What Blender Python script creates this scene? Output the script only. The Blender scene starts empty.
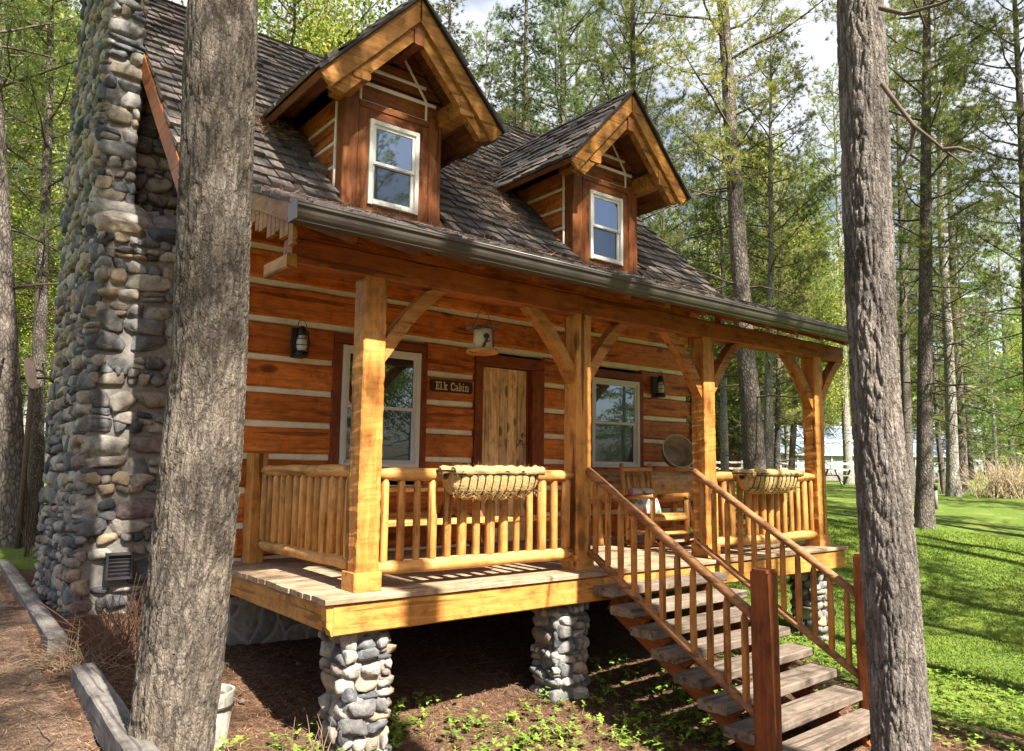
import bpy, bmesh, math, random
import numpy as np
from mathutils import Vector, Matrix, noise as mnoise

random.seed(11)
RNG = np.random.default_rng(7)
SC = bpy.context.scene
COL = SC.collection
V3 = Vector

# ------------------------------------------------------------------ helpers
def nz(p, s=1.0, o=0.0):
    return mnoise.noise(V3((p[0]*s+o, p[1]*s+o*1.7, p[2]*s-o)))

class MB:
    """collects polygons with a material slot; becomes ONE mesh object"""
    def __init__(s):
        s.v = []; s.f = []; s.m = []; s.sm = []
    def add(s, verts, faces, mi=0, smooth=False):
        b = len(s.v)
        s.v.extend([tuple(v) for v in verts])
        for f in faces:
            s.f.append(tuple(i+b for i in f)); s.m.append(mi); s.sm.append(smooth)
        return s
    def box(s, lo, hi, mi=0, ch=0.0):
        c = [(lo[i]+hi[i])/2 for i in range(3)]; d = [hi[i]-lo[i] for i in range(3)]
        ax = d.index(max(d))
        p0 = list(c); p1 = list(c); p0[ax] = lo[ax]; p1[ax] = hi[ax]
        oth = [i for i in range(3) if i != ax]
        u = [0,0,0]; u[oth[0]] = 1; w = [0,0,0]; w[oth[1]] = 1
        return s.beam(p0, p1, d[oth[0]], d[oth[1]], V3(u), ch=ch, mi=mi)
    def beam(s, p0, p1, wu, ww, u=None, seg=1, amp=0.0, ch=0.006, mi=0, seed=0.0, bow=0.0, fs=4.0):
        """board or hewn timber from p0 to p1; wu wide along u, ww along the other axis"""
        p0 = V3(p0); p1 = V3(p1); d = (p1-p0); L = d.length; d = d/L
        if u is None: u = V3((0,0,1)) if abs(d.z) < .9 else V3((1,0,0))
        u = V3(u); u = (u - d*u.dot(d)).normalized(); w = d.cross(u)
        a, b = wu/2, ww/2; ch = min(ch, a*.6, b*.6)
        if ch > 0:
            ring = [(a,-b+ch),(a,b-ch),(a-ch,b),(-a+ch,b),(-a,b-ch),(-a,-b+ch),(-a+ch,-b),(a-ch,-b)]
        else:
            ring = [(a,-b),(a,b),(-a,b),(-a,-b)]
        n = len(ring); vs = []
        for i in range(seg+1):
            t = i/seg; c = p0.lerp(p1, t) + u*(bow*math.sin(math.pi*t))
            for (x, y) in ring:
                q = c + u*x + w*y
                if amp:
                    q = q + u*(math.copysign(1,x)*amp*nz(q, fs, seed)) + w*(math.copysign(1,y)*amp*nz(q, fs, seed+31))
                vs.append(q)
        fs_ = []
        for i in range(seg):
            for k in range(n):
                fs_.append((i*n+k, i*n+(k+1)%n, (i+1)*n+(k+1)%n, (i+1)*n+k))
        fs_.append(tuple(range(n-1,-1,-1))); fs_.append(tuple(seg*n+k for k in range(n)))
        return s.add(vs, fs_, mi)
    def pole(s, pts, rad, sides=10, mi=0, amp=0.0, seed=0.0, smooth=True, caps=True, fs=6.0):
        """round pole along a polyline with a radius per point"""
        pts = [V3(p) for p in pts]; vs = []; n = sides
        prev = None
        for i, p in enumerate(pts):
            d = (pts[min(i+1,len(pts)-1)] - pts[max(i-1,0)]).normalized()
            if prev is None:
                r = V3((0,0,1)) if abs(d.z) < .9 else V3((1,0,0))
                a = (r - d*r.dot(d)).normalized()
            else:
                a = (prev - d*prev.dot(d)).normalized()
            prev = a; b = d.cross(a)
            for k in range(n):
                t = 2*math.pi*k/n; e = a*math.cos(t) + b*math.sin(t)
                rr = rad[i]
                if amp: rr = rr*(1 + amp*nz(p+e*rad[i]*1.5, fs, seed))
                vs.append(p + e*rr)
        f = []
        for i in range(len(pts)-1):
            for k in range(n):
                f.append((i*n+k, i*n+(k+1)%n, (i+1)*n+(k+1)%n, (i+1)*n+k))
        b0 = len(s.v)
        s.add(vs, f, mi, smooth)
        if caps:
            s.f.append(tuple(b0+k for k in range(n-1,-1,-1))); s.m.append(mi); s.sm.append(False)
            e = b0+(len(pts)-1)*n
            s.f.append(tuple(e+k for k in range(n))); s.m.append(mi); s.sm.append(False)
        return s
    def poly_prism(s, pts, ext, mi=0):
        """planar polygon extruded by a vector"""
        pts = [V3(p) for p in pts]; n = len(pts); e = V3(ext)
        vs = pts + [p+e for p in pts]
        f = [tuple(range(n-1,-1,-1)), tuple(range(n, 2*n))]
        for k in range(n): f.append((k, (k+1)%n, n+(k+1)%n, n+k))
        return s.add(vs, f, mi)
    def build(s, name, mats, parent=None, org=(0,0,0), recalc=True):
        me = bpy.data.meshes.new(name)
        o = V3(org)
        me.from_pydata([(v[0]-o.x, v[1]-o.y, v[2]-o.z) for v in s.v], [], s.f)
        if not isinstance(mats, (list, tuple)): mats = [mats]
        for m in mats: me.materials.append(m)
        me.polygons.foreach_set('material_index', s.m)
        me.polygons.foreach_set('use_smooth', s.sm)
        if recalc:
            bm = bmesh.new(); bm.from_mesh(me); bmesh.ops.recalc_face_normals(bm, faces=bm.faces[:]); bm.to_mesh(me); bm.free()
        me.update()
        ob = bpy.data.objects.new(name, me); COL.objects.link(ob)
        if parent is not None:
            ob.parent = parent
        else:
            ob.location = o
        return ob

def tag(o, label, cat, group=None, kind=None):
    if label: o['label'] = label
    if cat: o['category'] = cat
    if group: o['group'] = group
    if kind: o['kind'] = kind
    return o

def thing(name, loc, label, cat, group=None, rz=0.0):
    o = bpy.data.objects.new(name, None); COL.objects.link(o)
    o.location = loc; o.rotation_euler = (0,0,rz); o.empty_display_size = .2
    return tag(o, label, cat, group)

def structure(o):
    o['kind'] = 'structure'; return o

def copy_thing(root, loc, rz, scale=None, label=None, group=None):
    r = root.copy(); COL.objects.link(r); r.location = loc; r.rotation_euler = (0,0,rz)
    if scale is not None: r.scale = scale if hasattr(scale,'__len__') else (scale,)*3
    if label: r['label'] = label
    if group: r['group'] = group
    for ch in root.children:
        c = ch.copy(); COL.objects.link(c); c.parent = r
        for g in ch.children:
            d = g.copy(); COL.objects.link(d); d.parent = c
    return r

def fast_tris(name, verts, mats, tint=None, parent=None):
    """verts: (n*3,3) float array of loose triangles"""
    n = len(verts); me = bpy.data.meshes.new(name)
    me.vertices.add(n); me.vertices.foreach_set('co', np.asarray(verts, np.float32).ravel())
    me.loops.add(n); me.loops.foreach_set('vertex_index', np.arange(n, dtype=np.int32))
    me.polygons.add(n//3); me.polygons.foreach_set('loop_start', np.arange(0, n, 3, dtype=np.int32))
    me.polygons.foreach_set('loop_total', np.full(n//3, 3, np.int32))
    if tint is not None:
        a = me.attributes.new('tint', 'FLOAT', 'POINT'); a.data.foreach_set('value', np.asarray(tint, np.float32))
    for m in (mats if isinstance(mats,(list,tuple)) else [mats]): me.materials.append(m)
    me.update(); me.validate()
    ob = bpy.data.objects.new(name, me); COL.objects.link(ob)
    if parent is not None: ob.parent = parent
    return ob

# ------------------------------------------------------------------ materials
class NT:
    def __init__(s, name):
        s.m = bpy.data.materials.new(name); s.m.use_nodes = True; s.t = s.m.node_tree
        for n in list(s.t.nodes): s.t.nodes.remove(n)
        s.out = s.n('ShaderNodeOutputMaterial')
    def n(s, typ, **kw):
        nd = s.t.nodes.new(typ)
        for k, v in kw.items(): setattr(nd, k, v)
        return nd
    def l(s, a, b): s.t.links.new(a, b)
    def val(s, sock, v):
        if hasattr(v, 'is_linked') or isinstance(v, bpy.types.NodeSocket): s.l(v, sock)
        else: sock.default_value = v
    def math(s, op, a, b=0.0, c=0.0, clamp=False):
        n = s.n('ShaderNodeMath', operation=op, use_clamp=clamp)
        s.val(n.inputs[0], a); s.val(n.inputs[1], b); s.val(n.inputs[2], c)
        return n.outputs[0]
    def vmath(s, op, a, b):
        n = s.n('ShaderNodeVectorMath', operation=op); s.val(n.inputs[0], a); s.val(n.inputs[1], b)
        return n.outputs[0]
    def noise(s, vec, scale, detail=4, rough=.55, dist=0.0):
        n = s.n('ShaderNodeTexNoise'); s.l(vec, n.inputs['Vector'])
        n.inputs['Scale'].default_value = scale; n.inputs['Detail'].default_value = detail
        n.inputs['Roughness'].default_value = rough; n.inputs['Distortion'].default_value = dist
        return n.outputs['Fac']
    def voro(s, vec, scale, feature='F1', rand=1.0):
        n = s.n('ShaderNodeTexVoronoi', feature=feature); s.l(vec, n.inputs['Vector'])
        n.inputs['Scale'].default_value = scale; n.inputs['Randomness'].default_value = rand
        return n
    def ramp(s, fac, stops, interp='LINEAR'):
        n = s.n('ShaderNodeValToRGB'); s.l(fac, n.inputs[0]); cr = n.color_ramp; cr.interpolation = interp
        while len(cr.elements) < len(stops): cr.elements.new(.5)
        for e, (p, c) in zip(cr.elements, stops):
            e.position = p; e.color = (*c, 1) if len(c) == 3 else c
        return n.outputs[0]
    def mix(s, fac, a, b, mode='MIX'):
        n = s.n('ShaderNodeMix', data_type='RGBA', blend_type=mode); n.clamp_factor = True
        s.val(n.inputs[0], fac)
        for sock, v in ((n.inputs[6], a), (n.inputs[7], b)):
            if isinstance(v, (tuple, list)): sock.default_value = (*v, 1) if len(v) == 3 else v
            else: s.l(v, sock)
        return n.outputs[2]
    def scale(s, vec, sc):
        n = s.n('ShaderNodeMapping'); s.l(vec, n.inputs[0]); n.inputs['Scale'].default_value = sc
        return n.outputs[0]
    def coords(s, island=True):
        tc = s.n('ShaderNodeTexCoord').outputs['Object']
        oi = s.n('ShaderNodeObjectInfo').outputs['Random']
        r = oi
        if island:
            g = s.n('ShaderNodeNewGeometry').outputs['Random Per Island']
            r = s.math('FRACT', s.math('ADD', oi, g))
        cx = s.n('ShaderNodeCombineXYZ')
        s.l(s.math('MULTIPLY', r, 37.0), cx.inputs[0]); s.l(s.math('MULTIPLY', r, 71.0), cx.inputs[1]); s.l(s.math('MULTIPLY', r, 53.0), cx.inputs[2])
        return s.vmath('ADD', tc, cx.outputs[0]), r
    def bump(s, h, strength=.4, dist=.01, nrm=None):
        n = s.n('ShaderNodeBump'); s.l(h, n.inputs['Height']); n.inputs['Strength'].default_value = strength
        n.inputs['Distance'].default_value = dist
        if nrm is not None: s.l(nrm, n.inputs['Normal'])
        return n.outputs[0]
    def bsdf(s, col, rough=.7, nrm=None, spec=.3, metal=0.0):
        b = s.n('ShaderNodeBsdfPrincipled')
        if isinstance(col, (tuple, list)): b.inputs['Base Color'].default_value = (*col, 1)
        else: s.l(col, b.inputs['Base Color'])
        s.val(b.inputs['Roughness'], rough); b.inputs['Specular IOR Level'].default_value = spec
        b.inputs['Metallic'].default_value = metal
        if nrm is not None: s.l(nrm, b.inputs['Normal'])
        s.l(b.outputs[0], s.out.inputs[0]); return b

def grain_vec(axis, k):
    return {'x': (k,1,1), 'y': (1,k,1), 'z': (1,1,k)}[axis]

def wood(name, dark, mid, light, axis='x', sc=1.0, rough=.6, bump=.5, knots=1.0, vary=.25, grey=0.0, checks=.6, spec=.3, kr=1.0):
    t = NT(name); v, r = t.coords()
    g = t.noise(t.scale(v, grain_vec(axis, .08)), 26*sc, 6, .65, .6)
    b = t.noise(t.scale(v, grain_vec(axis, .35)), 3.2*sc, 4, .6, .4)
    f = t.math('ADD', t.math('MULTIPLY', g, .6), t.math('MULTIPLY', b, .4))
    col = t.ramp(f, [(.33, dark), (.5, mid), (.67, light)])
    # knots
    vo = t.voro(t.scale(v, grain_vec(axis, .5)), 4.2*sc)
    kn = t.ramp(vo.outputs['Distance'], [(.0, (1,1,1)), (.11*kr, (.8,.8,.8)), (.17*kr, (0,0,0))])
    sp = t.n('ShaderNodeSeparateColor'); t.l(vo.outputs['Color'], sp.inputs[0])
    kf = t.math('MULTIPLY', kn, t.math('GREATER_THAN', sp.outputs[0], .55))
    kf = t.math('MULTIPLY', kf, .8*knots)
    col = t.mix(kf, col, tuple(c*.28 for c in dark))
    # drying checks along the grain
    ck = t.noise(t.scale(v, grain_vec(axis, .05)), 16*sc, 2, .4, .3)
    ckf = t.ramp(ck, [(.635, (0,0,0)), (.665, (1,1,1))])
    col = t.mix(t.math('MULTIPLY', ckf, checks), col, tuple(c*.3 for c in dark))
    # mottling: handling, weather and tool marks
    mo = t.noise(t.scale(v, grain_vec(axis, .6)), 13, 5, .65); mo2 = t.noise(v, 2.1, 3, .6)
    mf = t.ramp(t.math('ADD', t.math('MULTIPLY', mo, .6), t.math('MULTIPLY', mo2, .4)), [(.36,(.55,.50,.46)),(.5,(1,1,1)),(.64,(1.18,1.15,1.1))])
    col = t.mix(1.0, col, mf, 'MULTIPLY')
    # board to board variation
    hs = t.n('ShaderNodeHueSaturation'); t.l(col, hs.inputs['Color'])
    t.l(t.math('ADD', 1-vary, t.math('MULTIPLY', r, 2*vary)), hs.inputs['Value'])
    hs.inputs['Saturation'].default_value = 1-grey
    h = t.math('ADD', t.math('SUBTRACT', t.math('ADD', t.math('MULTIPLY', g, .5), b), t.math('MULTIPLY', ckf, .7*checks)), t.math('MULTIPLY', mo, .8))
    rr = t.math('ADD', rough-.1, t.math('MULTIPLY', b, .25))
    t.bsdf(hs.outputs[0], rr, t.bump(h, bump, .012), spec)
    return t.m

def bark(name, dark, mid, light, lichen=0.0, sc=1.0, attr=False):
    t = NT(name); v, r = t.coords(False)
    wv = t.scale(v, (1,1,.42))
    n1 = t.noise(v, 3.0*sc, 5, .6)
    vo = t.voro(wv, 17*sc, 'DISTANCE_TO_EDGE')
    vn = t.n('ShaderNodeTexNoise'); t.l(wv, vn.inputs['Vector']); vn.inputs['Scale'].default_value = 7*sc; vn.inputs['Detail'].default_value = 5
    wv2 = t.vmath('ADD', wv, t.vmath('MULTIPLY', vn.outputs['Color'], (.16,.16,.16)))
    t.l(wv2, vo.inputs['Vector'])
    fine = t.noise(t.scale(v, (1,1,.5)), 55*sc, 5, .7)
    plate = t.ramp(vo.outputs['Distance'], [(.0,(0,0,0)),(.12,(.55,.55,.55)),(.32,(1,1,1))])
    f = t.math('ADD', t.math('MULTIPLY', plate, .15 if attr else .55), t.math('MULTIPLY', fine, .95 if attr else .5))
    col = t.ramp(f, [(.18, dark), (.5, mid), (.85, light)])
    col = t.mix(t.math('MULTIPLY', t.ramp(n1, [(.45,(0,0,0)),(.65,(1,1,1))]), .5), col, tuple(c*1.35 for c in mid))
    if attr:
        a = t.n('ShaderNodeAttribute', attribute_name='plate').outputs['Fac']
        col = t.mix(t.math('MULTIPLY', t.math('SUBTRACT', 1.0, a), .75), col, tuple(c*.45 for c in dark))
        sp = t.noise(v, 38, 3, .6)
        col = t.mix(t.math('MULTIPLY', t.ramp(sp, [(.62,(0,0,0)),(.68,(1,1,1))]), .55), col, (.33,.32,.29))
    if lichen:
        ln = t.noise(v, 9, 6, .7)
        sx = t.n('ShaderNodeSeparateXYZ'); t.l(t.n('ShaderNodeTexCoord').outputs['Object'], sx.inputs[0])
        side = t.ramp(t.math('ADD', t.math('MULTIPLY', sx.outputs[0], -2.2), t.math('MULTIPLY', sx.outputs[2], -.22)), [(.3,(0,0,0)),(.75,(1,1,1))])
        lf = t.math('MULTIPLY', t.ramp(ln, [(.5,(0,0,0)),(.62,(1,1,1))]), t.math('MULTIPLY', side, lichen))
        col = t.mix(lf, col, (.16,.17,.06))
    if attr:
        fv = t.voro(t.vmath('ADD', t.scale(v, (1,1,.45)), t.vmath('MULTIPLY', vn.outputs['Color'], (.05,.05,.05))), 46, 'DISTANCE_TO_EDGE')
        fp = t.ramp(fv.outputs['Distance'], [(.0,(0,0,0)),(.22,(1,1,1))])
        col = t.mix(t.math('MULTIPLY', t.math('SUBTRACT', 1.0, fp), .18), col, tuple(c*.6 for c in dark))
        st = t.noise(t.scale(v, (1,1,.10)), 30, 5, .65, .4)
        col = t.mix(t.math('MULTIPLY', t.ramp(st, [(.42,(1,1,1)),(.54,(0,0,0))]), .5), col, tuple(c*.75 for c in dark))
        big = t.noise(t.scale(v, (1,1,.5)), 2.3, 4, .6)
        col = t.mix(1.0, col, t.ramp(big, [(.35,(.62,.60,.58)),(.5,(1,1,1)),(.65,(1.25,1.22,1.15))]), 'MULTIPLY')
        plate = t.math('ADD', t.math('MULTIPLY', fp, .4), t.math('ADD', t.math('MULTIPLY', plate, .15), t.math('MULTIPLY', st, 1.2)))
    h = t.math('ADD', t.math('MULTIPLY', plate, .8 if attr else 1.0), t.math('MULTIPLY', fine, 1.0 if attr else .7))
    t.bsdf(col, .9, t.bump(h, .9, .018), .15)
    return t.m

def foliage(name, c_dark, c_light, c_dry=None, trans=.45, gloss=.06, vary=False):
    t = NT(name)
    a = t.n('ShaderNodeAttribute', attribute_name='tint').outputs['Fac']
    r = t.n('ShaderNodeObjectInfo').outputs['Random']
    f = t.math('ADD', t.math('MULTIPLY', a, .8), t.math('MULTIPLY', r, .25))
    stops = [(.1, c_dark), (.75, c_light)]
    if c_dry: stops.append((.97, c_dry))
    col = t.ramp(f, stops)
    if vary:
        r2 = t.math('FRACT', t.math('MULTIPLY', r, 7.31)); hs = t.n('ShaderNodeHueSaturation'); t.l(col, hs.inputs['Color'])
        t.l(t.math('ADD', .482, t.math('MULTIPLY', r2, .075)), hs.inputs['Hue']); t.l(t.math('ADD', .36, t.math('MULTIPLY', t.math('FRACT', t.math('MULTIPLY', r, 3.77)), .85)), hs.inputs['Value']); col = hs.outputs[0]
    d = t.n('ShaderNodeBsdfDiffuse'); t.l(col, d.inputs[0])
    tr = t.n('ShaderNodeBsdfTranslucent'); t.l(t.mix(.5, col, t.mix(1.0, col, (1.0,.95,.4), 'MULTIPLY')), tr.inputs[0])
    g = t.n('ShaderNodeBsdfGlossy'); g.inputs['Roughness'].default_value = .45; g.inputs[0].default_value = (.8,.85,.8,1)
    m1 = t.n('ShaderNodeMixShader'); m1.inputs[0].default_value = trans; t.l(d.outputs[0], m1.inputs[1]); t.l(tr.outputs[0], m1.inputs[2])
    m2 = t.n('ShaderNodeMixShader'); m2.inputs[0].default_value = gloss; t.l(m1.outputs[0], m2.inputs[1]); t.l(g.outputs[0], m2.inputs[2])
    t.l(m2.outputs[0], t.out.inputs[0])
    return t.m

def plain(name, col, rough=.6, var=.15, sc=6.0, bump=.15, spec=.3, metal=0.0, dist=.004):
    t = NT(name); v, r = t.coords()
    n = t.noise(v, sc, 6, .6); n2 = t.noise(v, sc*7, 4, .6)
    f = t.math('ADD', t.math('MULTIPLY', n, .65), t.math('MULTIPLY', n2, .35))
    c = t.ramp(f, [(.3, tuple(x*(1-var*1.6) for x in col)), (.5, col), (.7, tuple(min(1,x*(1+var)) for x in col))])
    t.bsdf(c, rough, t.bump(f, bump, dist), spec, metal)
    return t.m

def stone_mat(name, sat=1.0):
    t = NT(name); v, r = t.coords()
    base = t.ramp(r, [(0,(.185,.18,.175)),(.12,(.35,.325,.285)),(.25,(.095,.098,.108)),(.37,(.38,.345,.295)),(.49,(.25,.212,.168)),(.60,(.155,.158,.168)),(.70,(.35,.275,.19)),(.80,(.22,.18,.165)),(.88,(.30,.285,.265)),(.95,(.13,.125,.122))], 'CONSTANT')
    n = t.noise(v, 9, 7, .65); n2 = t.noise(v, 60, 4, .7)
    f = t.math('ADD', t.math('MULTIPLY', n, .7), t.math('MULTIPLY', n2, .3))
    c = t.mix(t.ramp(f, [(.38,(1,1,1)),(.55,(0,0,0))]), base, t.mix(1.0, base, (.5,.5,.53), 'MULTIPLY'))
    c = t.mix(t.ramp(f, [(.56,(0,0,0)),(.7,(.5,.5,.5))]), c, (.48,.46,.42))
    t.bsdf(c, .85, t.bump(f, .8, .03), .2)
    return t.m

M = {}
def mats():
    M['log_x'] = wood('stained_log_x', (.22,.045,.009), (.55,.150,.025), (.68,.245,.055), 'x', .8, .55, .8, 1.1, .24, checks=.6, kr=1.2)
    M['log_y'] = wood('stained_log_y', (.22,.045,.009), (.55,.150,.025), (.68,.245,.055), 'y', .8, .55, .7, .9, .22)
    M['beam_x'] = wood('porch_beam_x', (.17,.042,.009), (.28,.080,.016), (.37,.125,.028), 'x', .8, .55, .5, .8, .12)
    M['beam_y'] = wood('porch_beam_y', (.17,.042,.009), (.28,.080,.016), (.37,.125,.028), 'y', .8, .55, .5, .8, .12)
    M['post_z'] = wood('hewn_post', (.30,.105,.020), (.46,.195,.042), (.58,.28,.075), 'z', .7, .55, .9, 1.1, .12, checks=.8, kr=1.3)
    M['honey_x'] = wood('honey_board_x', (.32,.125,.026), (.48,.215,.050), (.60,.30,.085), 'x', .8, .55, .45, .9, .12)
    M['honey_y'] = wood('honey_board_y', (.32,.125,.026), (.48,.215,.050), (.60,.30,.085), 'y', .8, .55, .45, .9, .12)
    M['pole_x'] = wood('peeled_pole_x', (.34,.15,.038), (.52,.255,.075), (.62,.35,.125), 'x', 1.2, .5, .35, .8, .12)
    M['pole_y'] = wood('peeled_pole_y', (.34,.15,.038), (.52,.255,.075), (.62,.35,.125), 'y', 1.2, .5, .35, .8, .12)
    M['pole_z'] = wood('peeled_pole_z', (.32,.13,.028), (.50,.235,.062), (.62,.33,.105), 'z', 1.4, .5, .35, .6, .16)
    M['stair_pole'] = wood('stair_baluster_wood', (.26,.10,.022), (.40,.17,.04), (.50,.24,.07), 'z', 1.4, .5, .35, .6, .16)
    M['rail_w'] = wood('weathered_rail', (.15,.065,.028), (.27,.125,.052), (.38,.20,.095), 'y', 1.3, .6, .45, .5, .1)
    M['deck'] = wood('deck_board', (.17,.105,.058), (.29,.195,.115), (.40,.29,.185), 'x', 1.0, .75, .5, .5, .16, .1)
    M['tread'] = wood('stair_tread', (.085,.060,.044), (.155,.115,.086), (.23,.18,.142), 'x', 1.0, .75, .6, .6, .12, .15)
    M['newel'] = wood('newel_post', (.11,.028,.010), (.215,.058,.017), (.30,.092,.030), 'z', .9, .5, .5, .8, .08)
    M['casing'] = wood('dark_casing', (.13,.026,.010), (.23,.052,.017), (.31,.08,.026), 'z', 1.0, .55, .4, .4, .1)
    M['casing_x'] = wood('dark_casing_x', (.13,.026,.010), (.23,.052,.017), (.31,.08,.026), 'x', 1.0, .55, .4, .4, .1)
    M['dormer_z'] = wood('dormer_timber_z', (.12,.032,.009), (.215,.066,.015), (.31,.115,.03), 'z', .9, .55, .5, .8, .1)  # darkened: shade on the dormer fronts is put into the wood colour
    M['dormer_x'] = wood('dormer_timber_x', (.12,.032,.009), (.215,.066,.015), (.31,.115,.03), 'x', .9, .55, .5, .8, .1)  # same darkened colour, carrying the dormers' shade
    M['rake'] = wood('rake_board', (.20,.075,.012), (.33,.140,.022), (.45,.215,.045), 'x', .9, .55, .4, .8, .08)
    M['rake_y'] = wood('rake_board_y', (.20,.075,.012), (.33,.140,.022), (.45,.215,.045), 'y', .9, .55, .4, .8, .08)
    M['brace'] = wood('knee_brace_wood', (.22,.075,.016), (.37,.150,.034), (.48,.225,.060), 'x', .8, .55, .6, .9, .1)
    M['door'] = wood('knotty_door', (.56,.30,.13), (.80,.51,.26), (.88,.64,.38), 'z', 1.5, .5, .35, 1.25, .16, kr=1.9)
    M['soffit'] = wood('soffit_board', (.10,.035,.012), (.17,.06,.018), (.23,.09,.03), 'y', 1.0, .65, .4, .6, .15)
    M['chink'] = plain('chinking', (.86,.78,.62), .85, .16, 5, .3)
    M['trim'] = plain('white_trim', (.74,.71,.66), .45, .05, 4, .05)
    M['shake'] = shake_mat()
    M['flash'] = plain('roof_flashing', (.33,.25,.26), .6, .3, 4, .2)
    M['gutter'] = plain('gutter_metal', (.075,.064,.056), .38, .18, 3, .05, .5, .3)
    M['black'] = plain('black_iron', (.018,.016,.016), .5, .3, 8, .2, .4)
    M['stone'] = stone_mat('field_stone')
    M['mortar'] = plain('mortar', (.215,.20,.18), .95, .25, 20, .8, .1, 0, .01)
    M['found'] = found_mat()
    M['glass'] = glass_mat('window_glass', .24); M['glass_low'] = glass_mat('screened_glass', .08)
    M['needle'] = foliage('pine_needles', (.075,.10,.022), (.35,.37,.11), (.46,.42,.15), .5, .03, True)
    M['fir'] = foliage('fir_needles', (.055,.10,.024), (.29,.335,.085), None, .48, .03, True)
    M['leaf'] = foliage('broad_leaves', (.08,.14,.02), (.29,.34,.07), (.42,.38,.09), .5, .02)
    M['bark'] = bark('pine_bark', (.045,.036,.03), (.125,.104,.09), (.22,.195,.172))
    M['bark_pale'] = bark('pale_bark', (.09,.08,.07), (.25,.23,.205), (.40,.375,.34))
    M['bark_near'] = bark('near_bark', (.06,.049,.040), (.165,.138,.114), (.27,.235,.20), .8, 1.3, True)
    M['bark_near2'] = bark('near_bark_grey', (.07,.058,.052), (.205,.18,.162), (.33,.30,.272), 0.0, 1.3, True)
    M['twig'] = plain('dead_twig', (.10,.075,.055), .9, .3, 20, .2)

def shake_mat():
    t = NT('cedar_shake'); v, r = t.coords()
    vs = t.n('ShaderNodeTexCoord').outputs['Object']
    g = t.noise(t.scale(v, (1,.12,.12)), 38, 5, .65, .3)
    b = t.noise(vs, 1.6, 4, .6)
    base = t.ramp(r, [(0,(.08,.066,.060)),(.3,(.15,.124,.11)),(.6,(.10,.088,.085)),(.8,(.225,.188,.16)),(1,(.12,.096,.082))])
    c = t.mix(t.ramp(g, [(.38,(.75,.75,.75)),(.58,(0,0,0))]), base, t.mix(1.0, base, (.45,.42,.42), 'MULTIPLY'))
    c = t.mix(t.ramp(b, [(.5,(0,0,0)),(.75,(.4,.4,.4))]), c, (.24,.21,.19))
    t.bsdf(c, .8, t.bump(g, .6, .012), .25)
    return t.m

def found_mat():
    t = NT('foundation_stone'); v = t.n('ShaderNodeTexCoord').outputs['Object']
    n = t.n('ShaderNodeTexNoise'); t.l(v, n.inputs['Vector']); n.inputs['Scale'].default_value = 2.5
    w = t.vmath('ADD', v, t.vmath('MULTIPLY', n.outputs['Color'], (.25,.25,.25)))
    e = t.voro(w, 3.4, 'DISTANCE_TO_EDGE'); c1 = t.voro(w, 3.4)
    sp = t.n('ShaderNodeSeparateColor'); t.l(c1.outputs['Color'], sp.inputs[0])
    base = t.ramp(sp.outputs[0], [(0,(.18,.18,.19)),(.3,(.26,.25,.23)),(.55,(.15,.155,.17)),(.8,(.28,.26,.22))])
    nn = t.noise(v, 14, 6, .65)
    base = t.mix(t.ramp(nn, [(.4,(.6,.6,.6)),(.6,(0,0,0))]), base, (.10,.10,.105))
    ed = t.ramp(e.outputs['Distance'], [(.03,(1,1,1)),(.06,(0,0,0))])
    col = t.mix(ed, base, (.30,.285,.26))
    h = t.math('ADD', t.ramp(e.outputs['Distance'], [(.02,(0,0,0)),(.16,(1,1,1))]), t.math('MULTIPLY', nn, .4))
    t.bsdf(col, .85, t.bump(h, .7, .014), .2)
    return t.m

def glass_mat(name, k):
    t = NT(name); v, r = t.coords()
    n = t.noise(v, 1.3, 2, .5)
    d = t.n('ShaderNodeBsdfPrincipled'); d.inputs['Base Color'].default_value = (.012,.014,.018,1); d.inputs['Roughness'].default_value = .3
    g = t.n('ShaderNodeBsdfGlossy'); g.inputs['Roughness'].default_value = .015; g.inputs[0].default_value = (.66,.80,1,1)
    t.l(t.bump(n, .03, .01), g.inputs['Normal'])
    lw = t.n('ShaderNodeFresnel'); lw.inputs['IOR'].default_value = 1.5
    m = t.n('ShaderNodeMixShader'); t.l(t.math('ADD', lw.outputs[0], k, clamp=True), m.inputs[0])
    t.l(d.outputs[0], m.inputs[1]); t.l(g.outputs[0], m.inputs[2]); t.l(m.outputs[0], t.out.inputs[0])
    return t.m

mats()
# ------------------------------------------------------------------ camera, light, sky
CAMP = dict(f=765.9, pitch=math.radians(6.90), yaw=math.radians(38.25), roll=math.radians(.67), z=1.003)
def make_camera():
    th, a, ro = CAMP['pitch'], CAMP['yaw'], CAMP['roll']
    fl = V3((math.cos(th)*math.sin(a), math.cos(th)*math.cos(a), math.sin(th)))
    r = V3((math.cos(a), -math.sin(a), 0)); u = r.cross(fl)
    r2 = r*math.cos(ro)+u*math.sin(ro); u2 = -r*math.sin(ro)+u*math.cos(ro)
    cd = bpy.data.cameras.new('camera'); co = bpy.data.objects.new('camera', cd); COL.objects.link(co)
    m = Matrix((r2, u2, -fl)).transposed().to_4x4(); m.translation = V3((0,0,CAMP['z'])); co.matrix_world = m
    cd.sensor_width = 36; cd.lens = CAMP['f']*36/1024; cd.clip_start = .05; cd.clip_end = 3000
    SC.camera = co
    return V3((0,0,CAMP['z'])), r2, u2, fl
CPOS, CR, CU, CF = make_camera()
def at(px, py, depth):
    """world point seen at a pixel at a depth; used to survey where things stand"""
    return CPOS + (CR*(px-512) - CU*(py-375.5) + CF*CAMP['f'])*(depth/CAMP['f'])

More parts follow.
